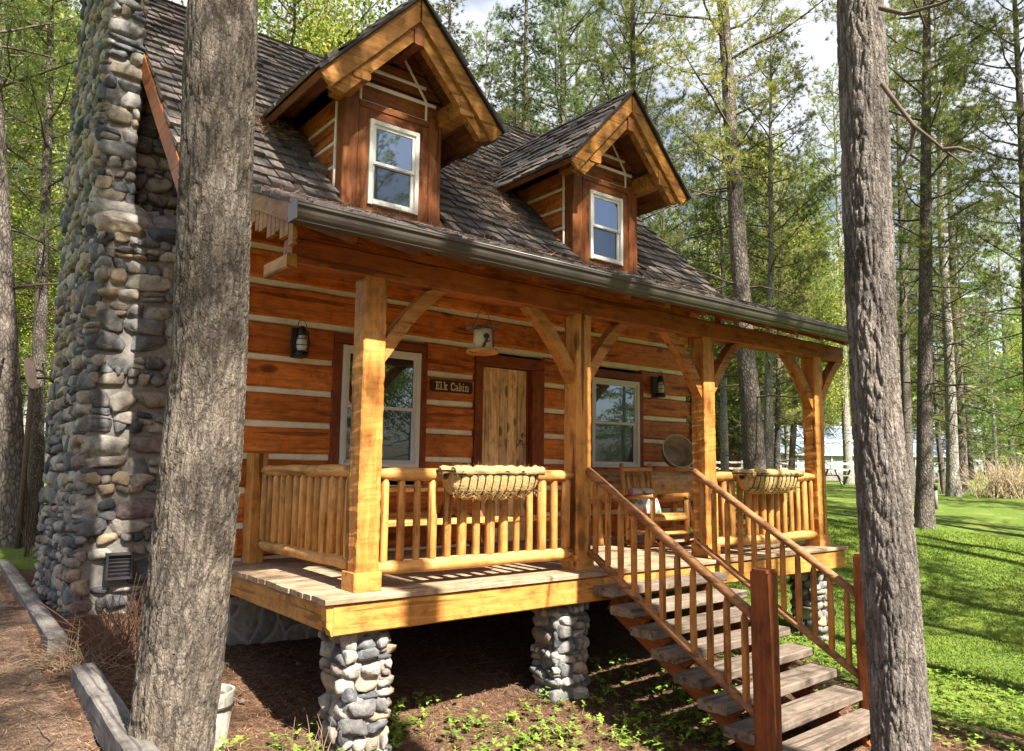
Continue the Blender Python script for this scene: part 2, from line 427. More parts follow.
SUN_EL, SUN_AZ = 50.0, -1.6     # azimuth measured from -Y; light arrives from behind the camera
def light():
    e, a = math.radians(SUN_EL), math.radians(SUN_AZ)
    to = V3((math.sin(a)*math.cos(e), -math.cos(a)*math.cos(e), math.sin(e)))
    ld = bpy.data.lights.new('sun', 'SUN'); lo = bpy.data.objects.new('sun', ld); COL.objects.link(lo)
    ld.energy = 5.0; ld.angle = math.radians(.55); ld.color = (1.0, .93, .80)
    lo.rotation_euler = to.to_track_quat('Z', 'Y').to_euler(); lo.location = (0,-10,30)
    w = bpy.data.worlds.new('World'); SC.world = w; w.use_nodes = True; t = w.node_tree
    for n in list(t.nodes): t.nodes.remove(n)
    sk = t.nodes.new('ShaderNodeTexSky'); sk.sky_type = 'NISHITA'; sk.sun_disc = False
    sk.sun_elevation = e; sk.sun_rotation = math.pi - a; sk.air_density = 1.0; sk.dust_density = 3.0; sk.ozone_density = 1.0
    bg = t.nodes.new('ShaderNodeBackground'); bg.inputs[1].default_value = .050
    o = t.nodes.new('ShaderNodeOutputWorld'); tc = t.nodes.new('ShaderNodeTexCoord'); mp = t.nodes.new('ShaderNodeMapping'); mp.inputs['Scale'].default_value = (1,1,2.2)
    t.links.new(tc.outputs['Generated'], mp.inputs[0]); nzt = t.nodes.new('ShaderNodeTexNoise'); nzt.inputs['Scale'].default_value = 2.6; nzt.inputs['Detail'].default_value = 7; nzt.inputs['Roughness'].default_value = .6
    t.links.new(mp.outputs[0], nzt.inputs['Vector']); rp = t.nodes.new('ShaderNodeValToRGB'); rp.color_ramp.elements[0].position = .30; rp.color_ramp.elements[1].position = .50
    t.links.new(nzt.outputs['Fac'], rp.inputs[0]); mx = t.nodes.new('ShaderNodeMix'); mx.data_type = 'RGBA'; mx.inputs[7].default_value = (6.6,6.8,7.2,1)
    mu = t.nodes.new('ShaderNodeMath'); mu.operation = 'MULTIPLY'; mu.inputs[1].default_value = .85; 
    sx = t.nodes.new('ShaderNodeSeparateXYZ'); t.links.new(tc.outputs['Generated'], sx.inputs[0]); hf = t.nodes.new('ShaderNodeMapRange'); hf.inputs[1].default_value = -.25; hf.inputs[2].default_value = .25
    t.links.new(sx.outputs[1], hf.inputs[0]); m3 = t.nodes.new('ShaderNodeMath'); m3.operation = 'MULTIPLY'; t.links.new(rp.outputs[0], m3.inputs[0]); t.links.new(hf.outputs[0], m3.inputs[1]); t.links.new(m3.outputs[0], mu.inputs[0]); t.links.new(mu.outputs[0], mx.inputs[0])
    t.links.new(sk.outputs[0], mx.inputs[6]); t.links.new(mx.outputs[2], bg.inputs[0]); t.links.new(bg.outputs[0], o.inputs[0])
    vs = SC.view_settings; vs.view_transform = 'Standard'; vs.look = 'None'; vs.gamma = 1; vs.exposure = 1.95; vs.use_curve_mapping = False
    SC.render.engine = 'CYCLES'; cy = SC.cycles
    cy.max_bounces = 7; cy.diffuse_bounces = 4; cy.glossy_bounces = 3; cy.transmission_bounces = 4; cy.transparent_max_bounces = 8
    cy.use_denoising = True; cy.sample_clamp_indirect = 6.0
light()

# ------------------------------------------------------------------ ground
GC = np.array([(0,0,-.65),(0,3,-.72),(.6,5,-.80),(.6,8,-.80),(.7,12,-.76),(1,16,-.60),(-4,4,-.6),(-4,12,-.5),(-3,22,-.2),
 (1.35,5.2,-.86),(1.5,7,-.74),(1.55,9.3,-.64),(2.6,8.1,-.86),(2.1,6.6,-.95),(2.0,5.4,-1.0),(2.8,8.2,-.87),(3,5.5,-1.34),(4,4.2,-1.36),(5.2,5.5,-1.22),(4.5,8.2,-.86),(6,8.2,-.83),
 (9.5,8.2,-.9),(9.8,5.6,-1.22),(6,3,-1.46),(7.3,3.4,-1.46),(8.5,4,-1.42),(5.2,2.4,-1.36),(2.5,2,-1.1),(10,2.5,-1.4),(12,6,-1.2),(13,9,-.55),(14.4,11.2,-.10),(20,10,-.1),(20,18,.15),
 (30,20,.35),(40,26,.42),(18,4,-.7),(30,5,0),(8,0,-1.35),(12,-6,-1.2),(0,-8,-.6),(10,16,-.4),(2,22,-.15),(8,30,.3),(60,60,.8),(100,20,.8),(0,90,1.2),(-60,40,.6),(-60,-30,0),(60,-60,0),(160,160,2),(-160,160,2),(160,-160,0),(-160,-160,0)], float)
def _tps():
    P = GC[:, :2]/10; n = len(P)
    d = np.linalg.norm(P[:,None]-P[None], axis=2); K = np.where(d>0, d*d*np.log(d+1e-12), 0) + np.eye(n)*.004
    A = np.zeros((n+3, n+3)); A[:n,:n] = K; A[:n,n] = 1; A[:n,n+1:] = P; A[n,:n] = 1; A[n+1:,:n] = P.T
    return np.linalg.solve(A, np.concatenate([GC[:,2], [0,0,0]]))
_W = _tps()
def gz_arr(x, y):
    x = np.asarray(x, float); y = np.asarray(y, float)
    X = np.clip(x,-160,160)/10; Y = np.clip(y,-160,160)/10; P = GC[:, :2]/10; n = len(P)
    out = _W[n] + _W[n+1]*X + _W[n+2]*Y
    for i in range(n):
        d2 = (X-P[i,0])**2+(Y-P[i,1])**2
        out = out + _W[i]*.5*d2*np.log(d2+1e-12)
    out = np.clip(out, -1.7, 2.5)
    out = out + .018*np.sin(x*2.3+np.sin(y*1.7))*np.cos(y*2.9+.6*np.sin(x*1.1))
    return out
def gz(x, y): return float(gz_arr(x, y))

def lawn_mask(x, y):
    """1 = mown lawn, 0 = needle covered bed"""
    a = np.clip((x - (8.35 + .12*np.maximum(0, 4-y)) - .35*np.sin(y*1.3))/.7, 0, 1)
    b = np.clip((y - 13.6 - .5*np.sin(x*1.1))/.9, 0, 1)
    c = np.clip((-x - 5)/2, 0, 1)
    dt = ((x-14.4)**2 + (y-11.2)**2)
    return np.maximum(np.maximum(a, b), c) * np.clip((dt-.5)/.6, 0, 1)

def axis_pts(a, b, fine, far, ratio):
    pts = list(np.arange(a, b+1e-6, fine)); s = fine; q = pts[-1]
    while q < far: s *= ratio; q += s; pts.append(q)
    s = fine; q = pts[0]; pre = []
    while q > -far: s *= ratio; q -= s; pre.append(q)
    return np.array(pre[::-1]+pts)

def ground():
    xs = axis_pts(-2.5, 13, .09, 900, 1.16); ys = axis_pts(-.5, 16, .09, 900, 1.16)
    X, Y = np.meshgrid(xs, ys, indexing='ij'); Z = gz_arr(X, Y)
    lm = lawn_mask(X, Y)
    rough = np.random.default_rng(3).normal(0, 1, X.shape)*.008
    Z = Z + rough*(1-lm)*((np.abs(X) < 20) & (np.abs(Y) < 20))
    nx, ny = X.shape
    v = np.stack([X, Y, Z], -1).reshape(-1, 3)
    i = np.arange(nx-1)[:,None]*ny + np.arange(ny-1)[None]
    f = np.stack([i, i+ny, i+ny+1, i+1], -1).reshape(-1, 4)
    me = bpy.data.meshes.new('ground'); me.from_pydata(v.tolist(), [], f.tolist())
    a = me.attributes.new('lawn', 'FLOAT', 'POINT'); a.data.foreach_set('value', lm.ravel().astype(np.float32))
    me.polygons.foreach_set('use_smooth', np.ones(len(f), bool)); me.update()
    t = NT('ground_cover'); c = t.n('ShaderNodeTexCoord').outputs['Object']
    n1 = t.noise(c, 1.1, 6, .6); n2 = t.noise(c, 14, 6, .7); n3 = t.noise(t.scale(c, (1,.35,1)), 70, 3, .6); n4 = t.noise(t.scale(c, (.3,1,1)), 90, 3, .6)
    nf = t.math('ADD', t.math('MULTIPLY', n2, .4), t.math('ADD', t.math('MULTIPLY', n3, .3), t.math('MULTIPLY', n4, .3)))
    bed = t.ramp(nf, [(.36,(.022,.012,.008)),(.47,(.065,.034,.021)),(.55,(.12,.068,.043)),(.66,(.24,.155,.105))])
    bed = t.mix(t.math('MULTIPLY', t.ramp(n1, [(.5,(0,0,0)),(.68,(1,1,1))]), .45), bed, (.12,.095,.075))
    g = t.ramp(t.math('ADD', t.math('MULTIPLY', n2, .55), t.math('MULTIPLY', t.noise(c, 160, 3, .7), .45)), [(.35,(.032,.066,.012)),(.5,(.080,.122,.022)),(.65,(.155,.22,.040))])
    g = t.mix(t.math('MULTIPLY', t.ramp(n1, [(.48,(0,0,0)),(.72,(1,1,1))]), .5), g, (.20,.22,.05))
    la = t.n('ShaderNodeAttribute', attribute_name='lawn').outputs['Fac']
    k = t.ramp(t.math('ADD', la, t.math('MULTIPLY', t.math('SUBTRACT', n2, .5), 1.6)), [(.42,(0,0,0)),(.58,(1,1,1))])
    t.bsdf(t.mix(k, bed, g), .95, t.bump(nf, .8, .03), .1)
    me.materials.append(t.m)
    ob = bpy.data.objects.new('ground', me); COL.objects.link(ob); structure(ob)
    # trodden path along the timber edging
    xs = np.arange(-1.5, 1.13, .08); ys = np.arange(-.2, 16, .08)
    X, Y = np.meshgrid(xs, ys, indexing='ij')
    edge = np.clip((Y-8)/7, 0, 1)*.2; XX = X + edge
    Z = gz_arr(XX, Y) + .012 + .006*RNG.normal(size=X.shape); Z[0,:] -= .05; Z[:,-1] -= .05
    nx, ny = X.shape; i = np.arange(nx-1)[:,None]*ny + np.arange(ny-1)[None]
    f = np.stack([i, i+ny, i+ny+1, i+1], -1).reshape(-1, 4)
    me = bpy.data.meshes.new('path'); me.from_pydata(np.stack([XX, Y, Z], -1).reshape(-1,3).tolist(), [], f.tolist())
    me.polygons.foreach_set('use_smooth', np.ones(len(f), bool)); me.update()
    t = NT('path_dirt'); c = t.n('ShaderNodeTexCoord').outputs['Object']
    n2 = t.noise(c, 17, 6, .7); n3 = t.noise(t.scale(c, (1,.4,1)), 80, 3, .6); n1 = t.noise(c, 1.6, 4, .6)
    nf = t.math('ADD', t.math('MULTIPLY', n2, .55), t.math('MULTIPLY', n3, .45))
    d = t.ramp(nf, [(.36,(.035,.022,.016)),(.48,(.095,.062,.044)),(.58,(.165,.115,.084)),(.68,(.30,.225,.17))])
    d = t.mix(t.math('MULTIPLY', t.ramp(n1, [(.5,(0,0,0)),(.66,(1,1,1))]), .4), d, (.07,.048,.036))
    t.bsdf(d, .95, t.bump(nf, .8, .025), .1); me.materials.append(t.m)
    structure_o = bpy.data.objects.new('path', me); COL.objects.link(structure_o); structure(structure_o)
ground()

# ------------------------------------------------------------------ stonework
def unit(v): return v/np.maximum(np.linalg.norm(v, axis=-1, keepdims=True), 1e-9)
_ico = None
def ico():
    global _ico
    if _ico is None:
        bm = bmesh.new(); bmesh.ops.create_icosphere(bm, subdivisions=3, radius=1.0)
        _ico = (np.array([list(v.co) for v in bm.verts]), [tuple(v.index for v in f.verts) for f in bm.faces]); bm.free()
    return _ico
SRNG = np.random.default_rng(99)
def stone(mb, c, u, v, n, w, h, d, seed, mi=0):
    """one broken field stone: a soft box trimmed by random chip planes"""
    dirs, fs = ico(); e = .42
    p = np.sign(dirs)*np.abs(dirs)**e
    N = unit(SRNG.normal(size=(9,3))); N[:,2] = np.abs(N[:,2])*.8; D = SRNG.uniform(.70, 1.08, 9)
    dot = p @ N.T; k = np.where(dot > .15, D/np.maximum(dot, .15), 9).min(1); k = np.minimum(k, 1.0)
    ph = SRNG.uniform(0, 6.28, 6); q = dirs*2.6
    k = k*(1 + .07*np.sin(q[:,0]*1.3+ph[0])*np.sin(q[:,1]*1.7+ph[1]) + .035*np.sin(q[:,0]*3.1+ph[2]+q[:,2]*2)*np.sin(q[:,1]*3.7+ph[3]))
    p = p*k[:,None]; tw = SRNG.uniform(-.14,.14); ct, st = math.cos(tw), math.sin(tw)
    x, y, z = p[:,0]*w*.53, p[:,1]*h*.53, p[:,2]*d
    x, y = x*ct-y*st, x*st+y*ct
    out = np.array(c) + np.outer(x, np.array(u)) + np.outer(y, np.array(v)) + np.outer(z, np.array(n))
    mb.add(out.tolist(), fs, mi, True)
def stone_face(mb, o, u, v, W, H, hmin, hmax, depth, mi=0, skip=None, seed=0, ends=.0):
    """lay rough stones in wandering courses over a face with origin o"""
    u, v = V3(u).normalized(), V3(v).normalized(); n = u.cross(v); o = V3(o)
    rnd = random.Random(seed); y = 0; row = 0
    while y < H-.02:
        h = rnd.uniform(hmin, hmax)
        if H-y-h < hmin*.8: h = H-y
        x = -ends*rnd.random()
        while x < W-.02:
            w = h*rnd.uniform(.75, 2.3); w = min(w, hmax*2.0)
            if W-x-w < hmin*.55: w = W-x
            wob = .25*hmax*math.sin((x*2.1+row*1.9))*.5
            cells = [(x, y+wob, w, h)]
            q = rnd.random()
            if q < .28 and h > hmin*1.25: cells = [(x, y+wob, w, h*.45), (x, y+wob+h*.45, w, h*.55)]
            elif q < .42 and w > h*1.3: cells = [(x, y+wob, w*.45, h), (x+w*.45, y+wob, w*.55, h)]
            for (cx, cy, cw, chh) in cells:
                pc = o + u*(cx+cw/2) + v*(cy+chh/2)
                if skip and skip(pc): continue
                dd = depth*rnd.uniform(.8, 1.25)
                stone(mb, pc + n*rnd.uniform(-.02,.015), u, v, n, cw*1.0, chh*1.02, dd, rnd.random()*90, mi)
            x += w
        y += h; row += 1

# ------------------------------------------------------------------ the cabin
ORG = V3((6.4, 8.2, -.85))
cabin = thing('log_cabin', ORG, 'two storey log cabin with white chinking, covered porch and two roof dormers', 'cabin')
def part(mb, name, mat, parent=None):
    return mb.build(name, mat, parent or cabin, ORG)
YW, XL, XR = 8.2, 2.78, 10.25     # front wall plane, wall ends
YE, ZE = 7.9, 3.95                # main eave
def zroof(y): return ZE + (y-YE)
def zporch(y): return 2.87 + (y-5.2)*(3.93-2.87)/2.7
YR = 11.95; ZR = zroof(YR); YB = 2*YR-YE
X0, X1 = 2.0, 10.62               # rakes of the main roof

WINS = [(3.93, 4.985, .995, 2.415), (7.96, 8.985, 1.03, 2.37)]
DOOR = (5.97, 6.78, 0.0, 2.355)
def log_walls():
    zc = [-.36, 0.0, .365, .735, 1.10, 1.456, 1.823, 2.187, 2.612, 3.03, 3.42, 3.80]
    mb = MB(); ck = MB(); ends = MB(); sd = 0
    op = [(w[0]-.10, w[1]+.10, w[2]-.02, w[3]+.135) for w in WINS] + [(5.83, 7.05, -.3, 2.52)]
    for i in range(len(zc)-1):
        z0, z1 = zc[i]+.036, zc[i+1]-.036
        cuts = [(a, b) for (a, b, c, d) in op if c < z1-.06 and d > z0+.06]
        cuts.sort(); x = XL; segs = []
        for (a, b) in cuts: segs.append((x, a)); x = b
        segs.append((x, XR))
        for (a, b) in segs:
            if b-a < .05: continue
            sd += 7
            mb.beam((a, YW+.11, (z0+z1)/2), (b, YW+.11, (z0+z1)/2), z1-z0, .22, V3((0,0,1)), seg=max(2, int((b-a)/.22)), amp=.016, ch=.022, seed=sd, fs=2.6)
        zz = zc[i+1]
        cuts = [(a, b) for (a, b, c, d) in op if c < zz-.03 and d > zz+.02]
        cuts.sort(); x = XL+.03; segs = []
        for (a, b) in cuts: segs.append((x, a)); x = b
        segs.append((x, XR-.05))
        if zz < 3.7:
            for (a, b) in segs:
                if b-a > .05: ck.beam((a, YW+.085, zz), (b, YW+.08, zz), .098, .10, V3((0,0,1)), seg=max(2,int((b-a)/.15)), amp=.007, ch=.02, seed=sd+3, fs=5)
        # interlocking corner ends: the side wall's logs show in alternate height
        hz = z1-z0
        for (xa, xb) in ((XL-.20, XL+.02), (XR+.02, XR+.24)):
            ends = MB(); ends.box((xa, YW-.035-.02*(i%2), z0+.05), (xb, YW+.22, z1-.05 - .02*(i%2)), ch=.02); part(ends, 'log_end', M['log_y'])
    part(mb, 'front_log_wall', M['log_x']); part(ck, 'front_chinking', M['chink']);
    # left side wall and gable (facing the chimney), right side wall
    for nm, xx, sgn in (('left_log_wall', XL, 1), ('right_log_wall', XR, -1)):
        mb = MB(); ck = MB(); z = -.36; i = 0
        while z < ZR-.3:
            hh = .375; lo = YW+.22 if z < 3.6 else max(YW+.22, YE+(z+hh-ZE)+.25); hi = 2*YR-lo
            if hi-lo > .3:
                mb.beam((xx+.11*sgn, lo, z+hh/2), (xx+.11*sgn, hi, z+hh/2), hh-.06, .22, V3((0,0,1)), seg=14, amp=.015, ch=.02, seed=i*5, fs=2)
                ck.box((xx+.03*sgn-.03, lo+.02, z+hh-.045), (xx+.03*sgn+.03, hi-.02, z+hh+.045), ch=.01)
            z += hh; i += 1
        part(mb, nm, M['log_y']); part(ck, nm.replace('log_wall','chinking'), M['chink'])
    mb = MB(); mb.box((XL, 2*YR-YW-.22, -.36), (XR, 2*YR-YW, 3.8)); part(mb, 'back_log_wall', M['log_x'])
    mb = MB(); mb.box((XL+.25, YW+.24, -.3), (XR-.25, 2*YR-YW-.25, -.2)); mb.box((XL+.25, YW+.24, 3.6), (XR-.25, 2*YR-YW-.25, 3.7)); part(mb, 'interior_floor', M['soffit'])
    mb = MB(); mb.box((XL+.02, YW+.03, -1.25), (XR-.02, YW+.25, -.37)); mb.box((XL+.02, YW+.25, -1.25), (XL+.25, 2*YR-YW, -.37)); mb.box((XR-.25, YW+.25, -1.25), (XR-.02, 2*YR-YW, -.37))
    part(mb, 'stone_foundation', M['found'])

def window(x0, x1, z0, z1, y, parent, cas=.15, sub=False, casing_mat=('casing','casing_x'), yoff=0.0):
    """double hung window; front face near plane y, facing -Y"""
    def mk(name): return name
    w = MB(); t = .055
    yo = y-.035; yi = y+.06
    w.box((x0, yo, z0), (x0+t, yi, z1), ch=.006); w.box((x1-t, yo, z0), (x1, yi, z1), ch=.006)
    w.box((x0+t, yo+.001, z1-t), (x1-t, yi, z1), ch=.006); w.box((x0+t, yo-.012, z0), (x1-t, yi, z0+t*.9), ch=.006)
    f = part(w, 'window' if not sub else 'window_frame', M['trim'], parent)
    s = MB(); zm = (z0+z1)/2; a0, a1 = x0+t, x1-t
    ys = yo+.022
    for (b0, b1, dy) in ((z0+t*.9, zm+.018, .022), (zm-.018, z1-t, 0.0)):
        yy = ys+dy; k = .038
        s.box((a0, yy, b0), (a0+k, yy+.03, b1), ch=.003); s.box((a1-k, yy, b0), (a1, yy+.03, b1), ch=.003)
        s.box((a0+k, yy+.001, b0), (a1-k, yy+.029, b0+k), ch=.003); s.box((a0+k, yy+.001, b1-k), (a1-k, yy+.029, b1), ch=.003)
    g2 = MB(); g2.box((a0+.03, ys+.042, z0+t), (a1-.03, ys+.05, zm+.012)); g = MB(); g.box((a0+.03, ys+.014, zm-.012), (a1-.03, ys+.022, z1-t))
    if sub:
        q = parent; nm = ('window_sash', 'window_pane')
    else:
        q = f; nm = ('sash', 'pane')
    part(s, nm[0], M['trim'], q); part(g, nm[1], M['glass'], q); part(g2, nm[1], M['glass_low'], q)
    return f

def openings():
    for (x0, x1, z0, z1) in WINS:
        f = window(x0, x1, z0, z1, YW-.015, cabin)
        c = MB()
        c.beam((x0-.056, YW+.03, z0-.02), (x0-.056, YW+.03, z1+.01), .105, .11, V3((1,0,0)), seg=6, amp=.004, seed=1)
        part(c, 'side_casing', M['casing'], f); c = MB()
        c.beam((x1+.056, YW+.03, z0-.02), (x1+.056, YW+.03, z1+.01), .105, .11, V3((1,0,0)), seg=6, amp=.004, seed=2)
        part(c, 'side_casing', M['casing'], f)
        c = MB(); c.beam((x0-.108, YW+.032, z1+.075), (x1+.108, YW+.032, z1+.075), .125, .11, V3((0,0,1)), seg=6, amp=.004, seed=3)
        part(c, 'head_casing', M['casing_x'], f)
    # door
    x0, x1, z0, z1 = DOOR
    d = MB(); n = 5; xs = [x0 + (x1-x0)*q for q in (0,.19,.41,.585,.80,1)]
    for i in range(n): d.beam(((xs[i]+xs[i+1])/2, YW+.085, z0+.02), ((xs[i]+xs[i+1])/2, YW+.085, z1), xs[i+1]-xs[i]-.006, .045, V3((1,0,0)), ch=.006)
    do = part(d, 'front_door', M['door'])
    h = MB(); hx = 6.66; hy = YW+.03
    h.pole([(hx, hy+.03, 1.38), (hx+.01, hy-.03, 1.34), (hx+.03, hy-.05, 1.26), (hx+.015, hy-.05, 1.12), (hx, hy-.03, 1.03), (hx+.01, hy+.03, 1.0)], [.018,.022,.02,.018,.02,.016], 8)
    h.pole([(hx-.10, hy-.02, 1.30), (hx-.03, hy-.05, 1.36), (hx+.05, hy-.03, 1.33)], [.012,.024,.014], 8)
    h.pole([(hx+.05, hy+.03, 1.45), (hx+.05, hy-.01, 1.45)], [.03,.028], 10)
    part(h, 'handle', plain('branch_handle', (.30,.21,.13), .6, .2, 12, .3), do)
    c = MB()
    c.beam((5.90, YW+.03, -.02), (5.90, YW+.03, z1+.012), .125, .12, V3((1,0,0)), seg=6, amp=.004, seed=5)
    c.beam((6.925, YW+.03, -.02), (6.925, YW+.03, z1+.012), .21, .12, V3((1,0,0)), seg=6, amp=.004, seed=6)
    c.box((x1+.005, YW+.06, 0), (x1+.03, YW+.13, z1+.01))
    part(c, 'door_jamb_casing', M['casing'], do)
    c = MB(); c.beam((5.84, YW+.032, z1+.09), (7.03, YW+.032, z1+.09), .15, .12, V3((0,0,1)), seg=6, amp=.004, seed=7); part(c, 'door_head_casing', M['casing_x'], do)
    s = MB(); s.box((x0, YW+.02, .004), (x1+.02, YW+.13, .03)); part(s, 'threshold', M['tread'], do)

# -------- roofs
def shake_row(mb, o, u, up, n, W, rnd, exposure, length=.46, keep=None, thick=.03):
    """one course of shakes. o: lower left corner, u along the course, up along the slope, n normal"""
    x = -rnd.random()*.05
    while x < W:
        w = rnd.uniform(.10, .26); w = min(w, W-x+.02)
        if w < .05: break
        th = thick*rnd.uniform(.7, 1.35); off = rnd.uniform(-.022, .022); L = length
        c = o + u*(x+w/2)
        if keep is None or keep(c + up*exposure*.5):
            g = .004; a = o + u*(x+g) + up*(off + rnd.uniform(-.006,.006)); b = o + u*(x+w-g) + up*(off + rnd.uniform(-.006,.006))
            lift = rnd.uniform(.0, .02)
            p = [a+n*.012, b+n*.012, b+up*L-n*.008, a+up*L-n*.008]
            q = [a+n*(.012+th+lift), b+n*(.012+th+lift*rnd.random()), b+up*L+n*.002, a+up*L+n*.002]
            mb.add(p+q, [(3,2,1,0),(4,5,6,7),(0,1,5,4),(1,2,6,5),(2,3,7,6),(3,0,4,7)])
        x += w
DORM = [(4.40, .68), (8.055, .685)]
DPEAK, DTIP, DHW, DYF, DYW = 6.58, 5.235, 1.245, 7.43, 7.95
DS = (DPEAK-DTIP)/DHW
def in_dormer(p):
    for cx, hw in DORM:
        if abs(p.x-cx) < hw+.02 and p.y > DYW-.1 and p.z < DPEAK-abs(p.x-cx)*DS-.08: return True
        if p.z > DTIP-.02 and p.z < DPEAK-abs(p.x-cx)*DS-.1: return True
    return False
def main_roof():
    rnd = random.Random(5); s2 = math.sqrt(.5)
    u, up, n = V3((1,0,0)), V3((0,s2,s2)), V3((0,-s2,s2))
    L = (YR-YE)/s2; ex = .235; mb = MB(); k = 0
    def keep(p):
        if in_dormer(p): return False
        return True
    d = 0
    while d < L-.05:
        o = V3((X0, YE, ZE)) + up*(d-.03) + n*(.03+.0)
        shake_row(mb, o, u, up, n, X1-X0, rnd, ex, length=min(.46, L-d+.04), keep=keep, thick=.046)
        d += ex; k += 1
    # starter course under the first
    shake_row(mb, V3((X0, YE, ZE)) - up*.05, u, up, n, X1-X0, rnd, ex, keep=keep)
    # back slope
    upb, nb = V3((0,-s2,s2)), V3((0,s2,s2)); d = 0
    while d < L-.05:
        shake_row(mb, V3((X1, YB, ZE)) + upb*(d-.03) + nb*.03, -u, upb, nb, X1-X0, rnd, ex*2.2, length=min(.7, L-d+.04), thick=.04); d += ex*2.2
    # ridge caps
    x = X0
    while x < X1-.1:
        w = .3
        mb.beam((x, YR-.09, ZR-.02), (x+w+.05, YR-.09, ZR-.02), .24, .03, V3((0,s2,s2)), ch=.004); mb.beam((x, YR+.09, ZR-.02), (x+w+.05, YR+.09, ZR-.02), .24, .03, V3((0,-s2,s2)), ch=.004)
        x += w
    roof = part(mb, 'main_roof', M['shake'])
    # roof deck boards below the shakes, with slots left open for the dormers
    sl = MB(); t = .09
    def slab(xa, xb, ya, yb):
        a, b = V3((xa, ya, zroof(ya))), V3((xa, yb, zroof(yb))); e = V3((xb-xa, 0, 0)); dn = V3((0, t*s2, -t*s2))*1.0
        sl.add([a, a+e, b+e, b, a+dn, a+e+dn, b+e+dn, b+dn], [(0,1,2,3),(7,6,5,4),(0,4,5,1),(1,5,6,2),(2,6,7,3),(3,7,4,0)])
    c1, h1 = DORM[0]; c2, h2 = DORM[1]; yt = YE + (DTIP-ZE) + .1
    slab(X0, c1-h1, YE, yt); slab(c1+h1, c2-h2, YE, yt); slab(c2+h2, X1, YE, yt); slab(X0, X1, yt+.001, YR)
    a = V3((X0, YR, ZR)); b = V3((X0, YB, ZE)); e = V3((X1-X0,0,0)); dn = V3((0,-t*s2,-t*s2))
    sl.add([a, a+e, b+e, b, a+dn, a+e+dn, b+e+dn, b+dn], [(0,1,2,3),(7,6,5,4),(0,4,5,1),(1,5,6,2),(2,6,7,3),(3,7,4,0)])
    part(sl, 'roof_sheathing', M['soffit'], roof)
    # rake boards at both gables
    for nm, xx in (('rake_board', X0), ('rake_board', X1)):
        r = MB(); dd = .17
        yb0 = YE-.10
        c0 = V3((xx, yb0, zroof(yb0)))-V3((0,0,dd)); c1_ = V3((xx, YR, ZR))-V3((0,0,dd))
        r.beam(c0, c1_, .24, .075, V3((0,-s2,s2)), seg=12, amp=.004, ch=.008, seed=2)
        b0 = V3((xx, YB+.1, zroof(yb0)))-V3((0,0,dd)); r.beam(c1_, b0, .24, .075, V3((0,s2,s2)), ch=.008)
        # plumb-cut tail
        r.beam((xx+.002, YE-.06, ZE-.68), (xx+.002, YE-.06, ZE-.28), .13, .085, V3((0,1,0)), ch=.008)
        part(r, nm, M['beam_y'], roof)
    # flashing strip where the steep roof lands on the porch roof
    fl = MB(); pn = V3((0,-(3.93-2.87)/2.7,1)).normalized()
    a = V3((X0+.04, 7.45, zporch(7.45)+.055)); b = V3((X0+.04, 7.92, zporch(7.92)+.055)); e = V3((X1-X0-.08,0,0))
    fl.poly_prism([a, a+e, b+e, b], pn*.01)
    part(fl, 'flashing', M['flash'], roof)

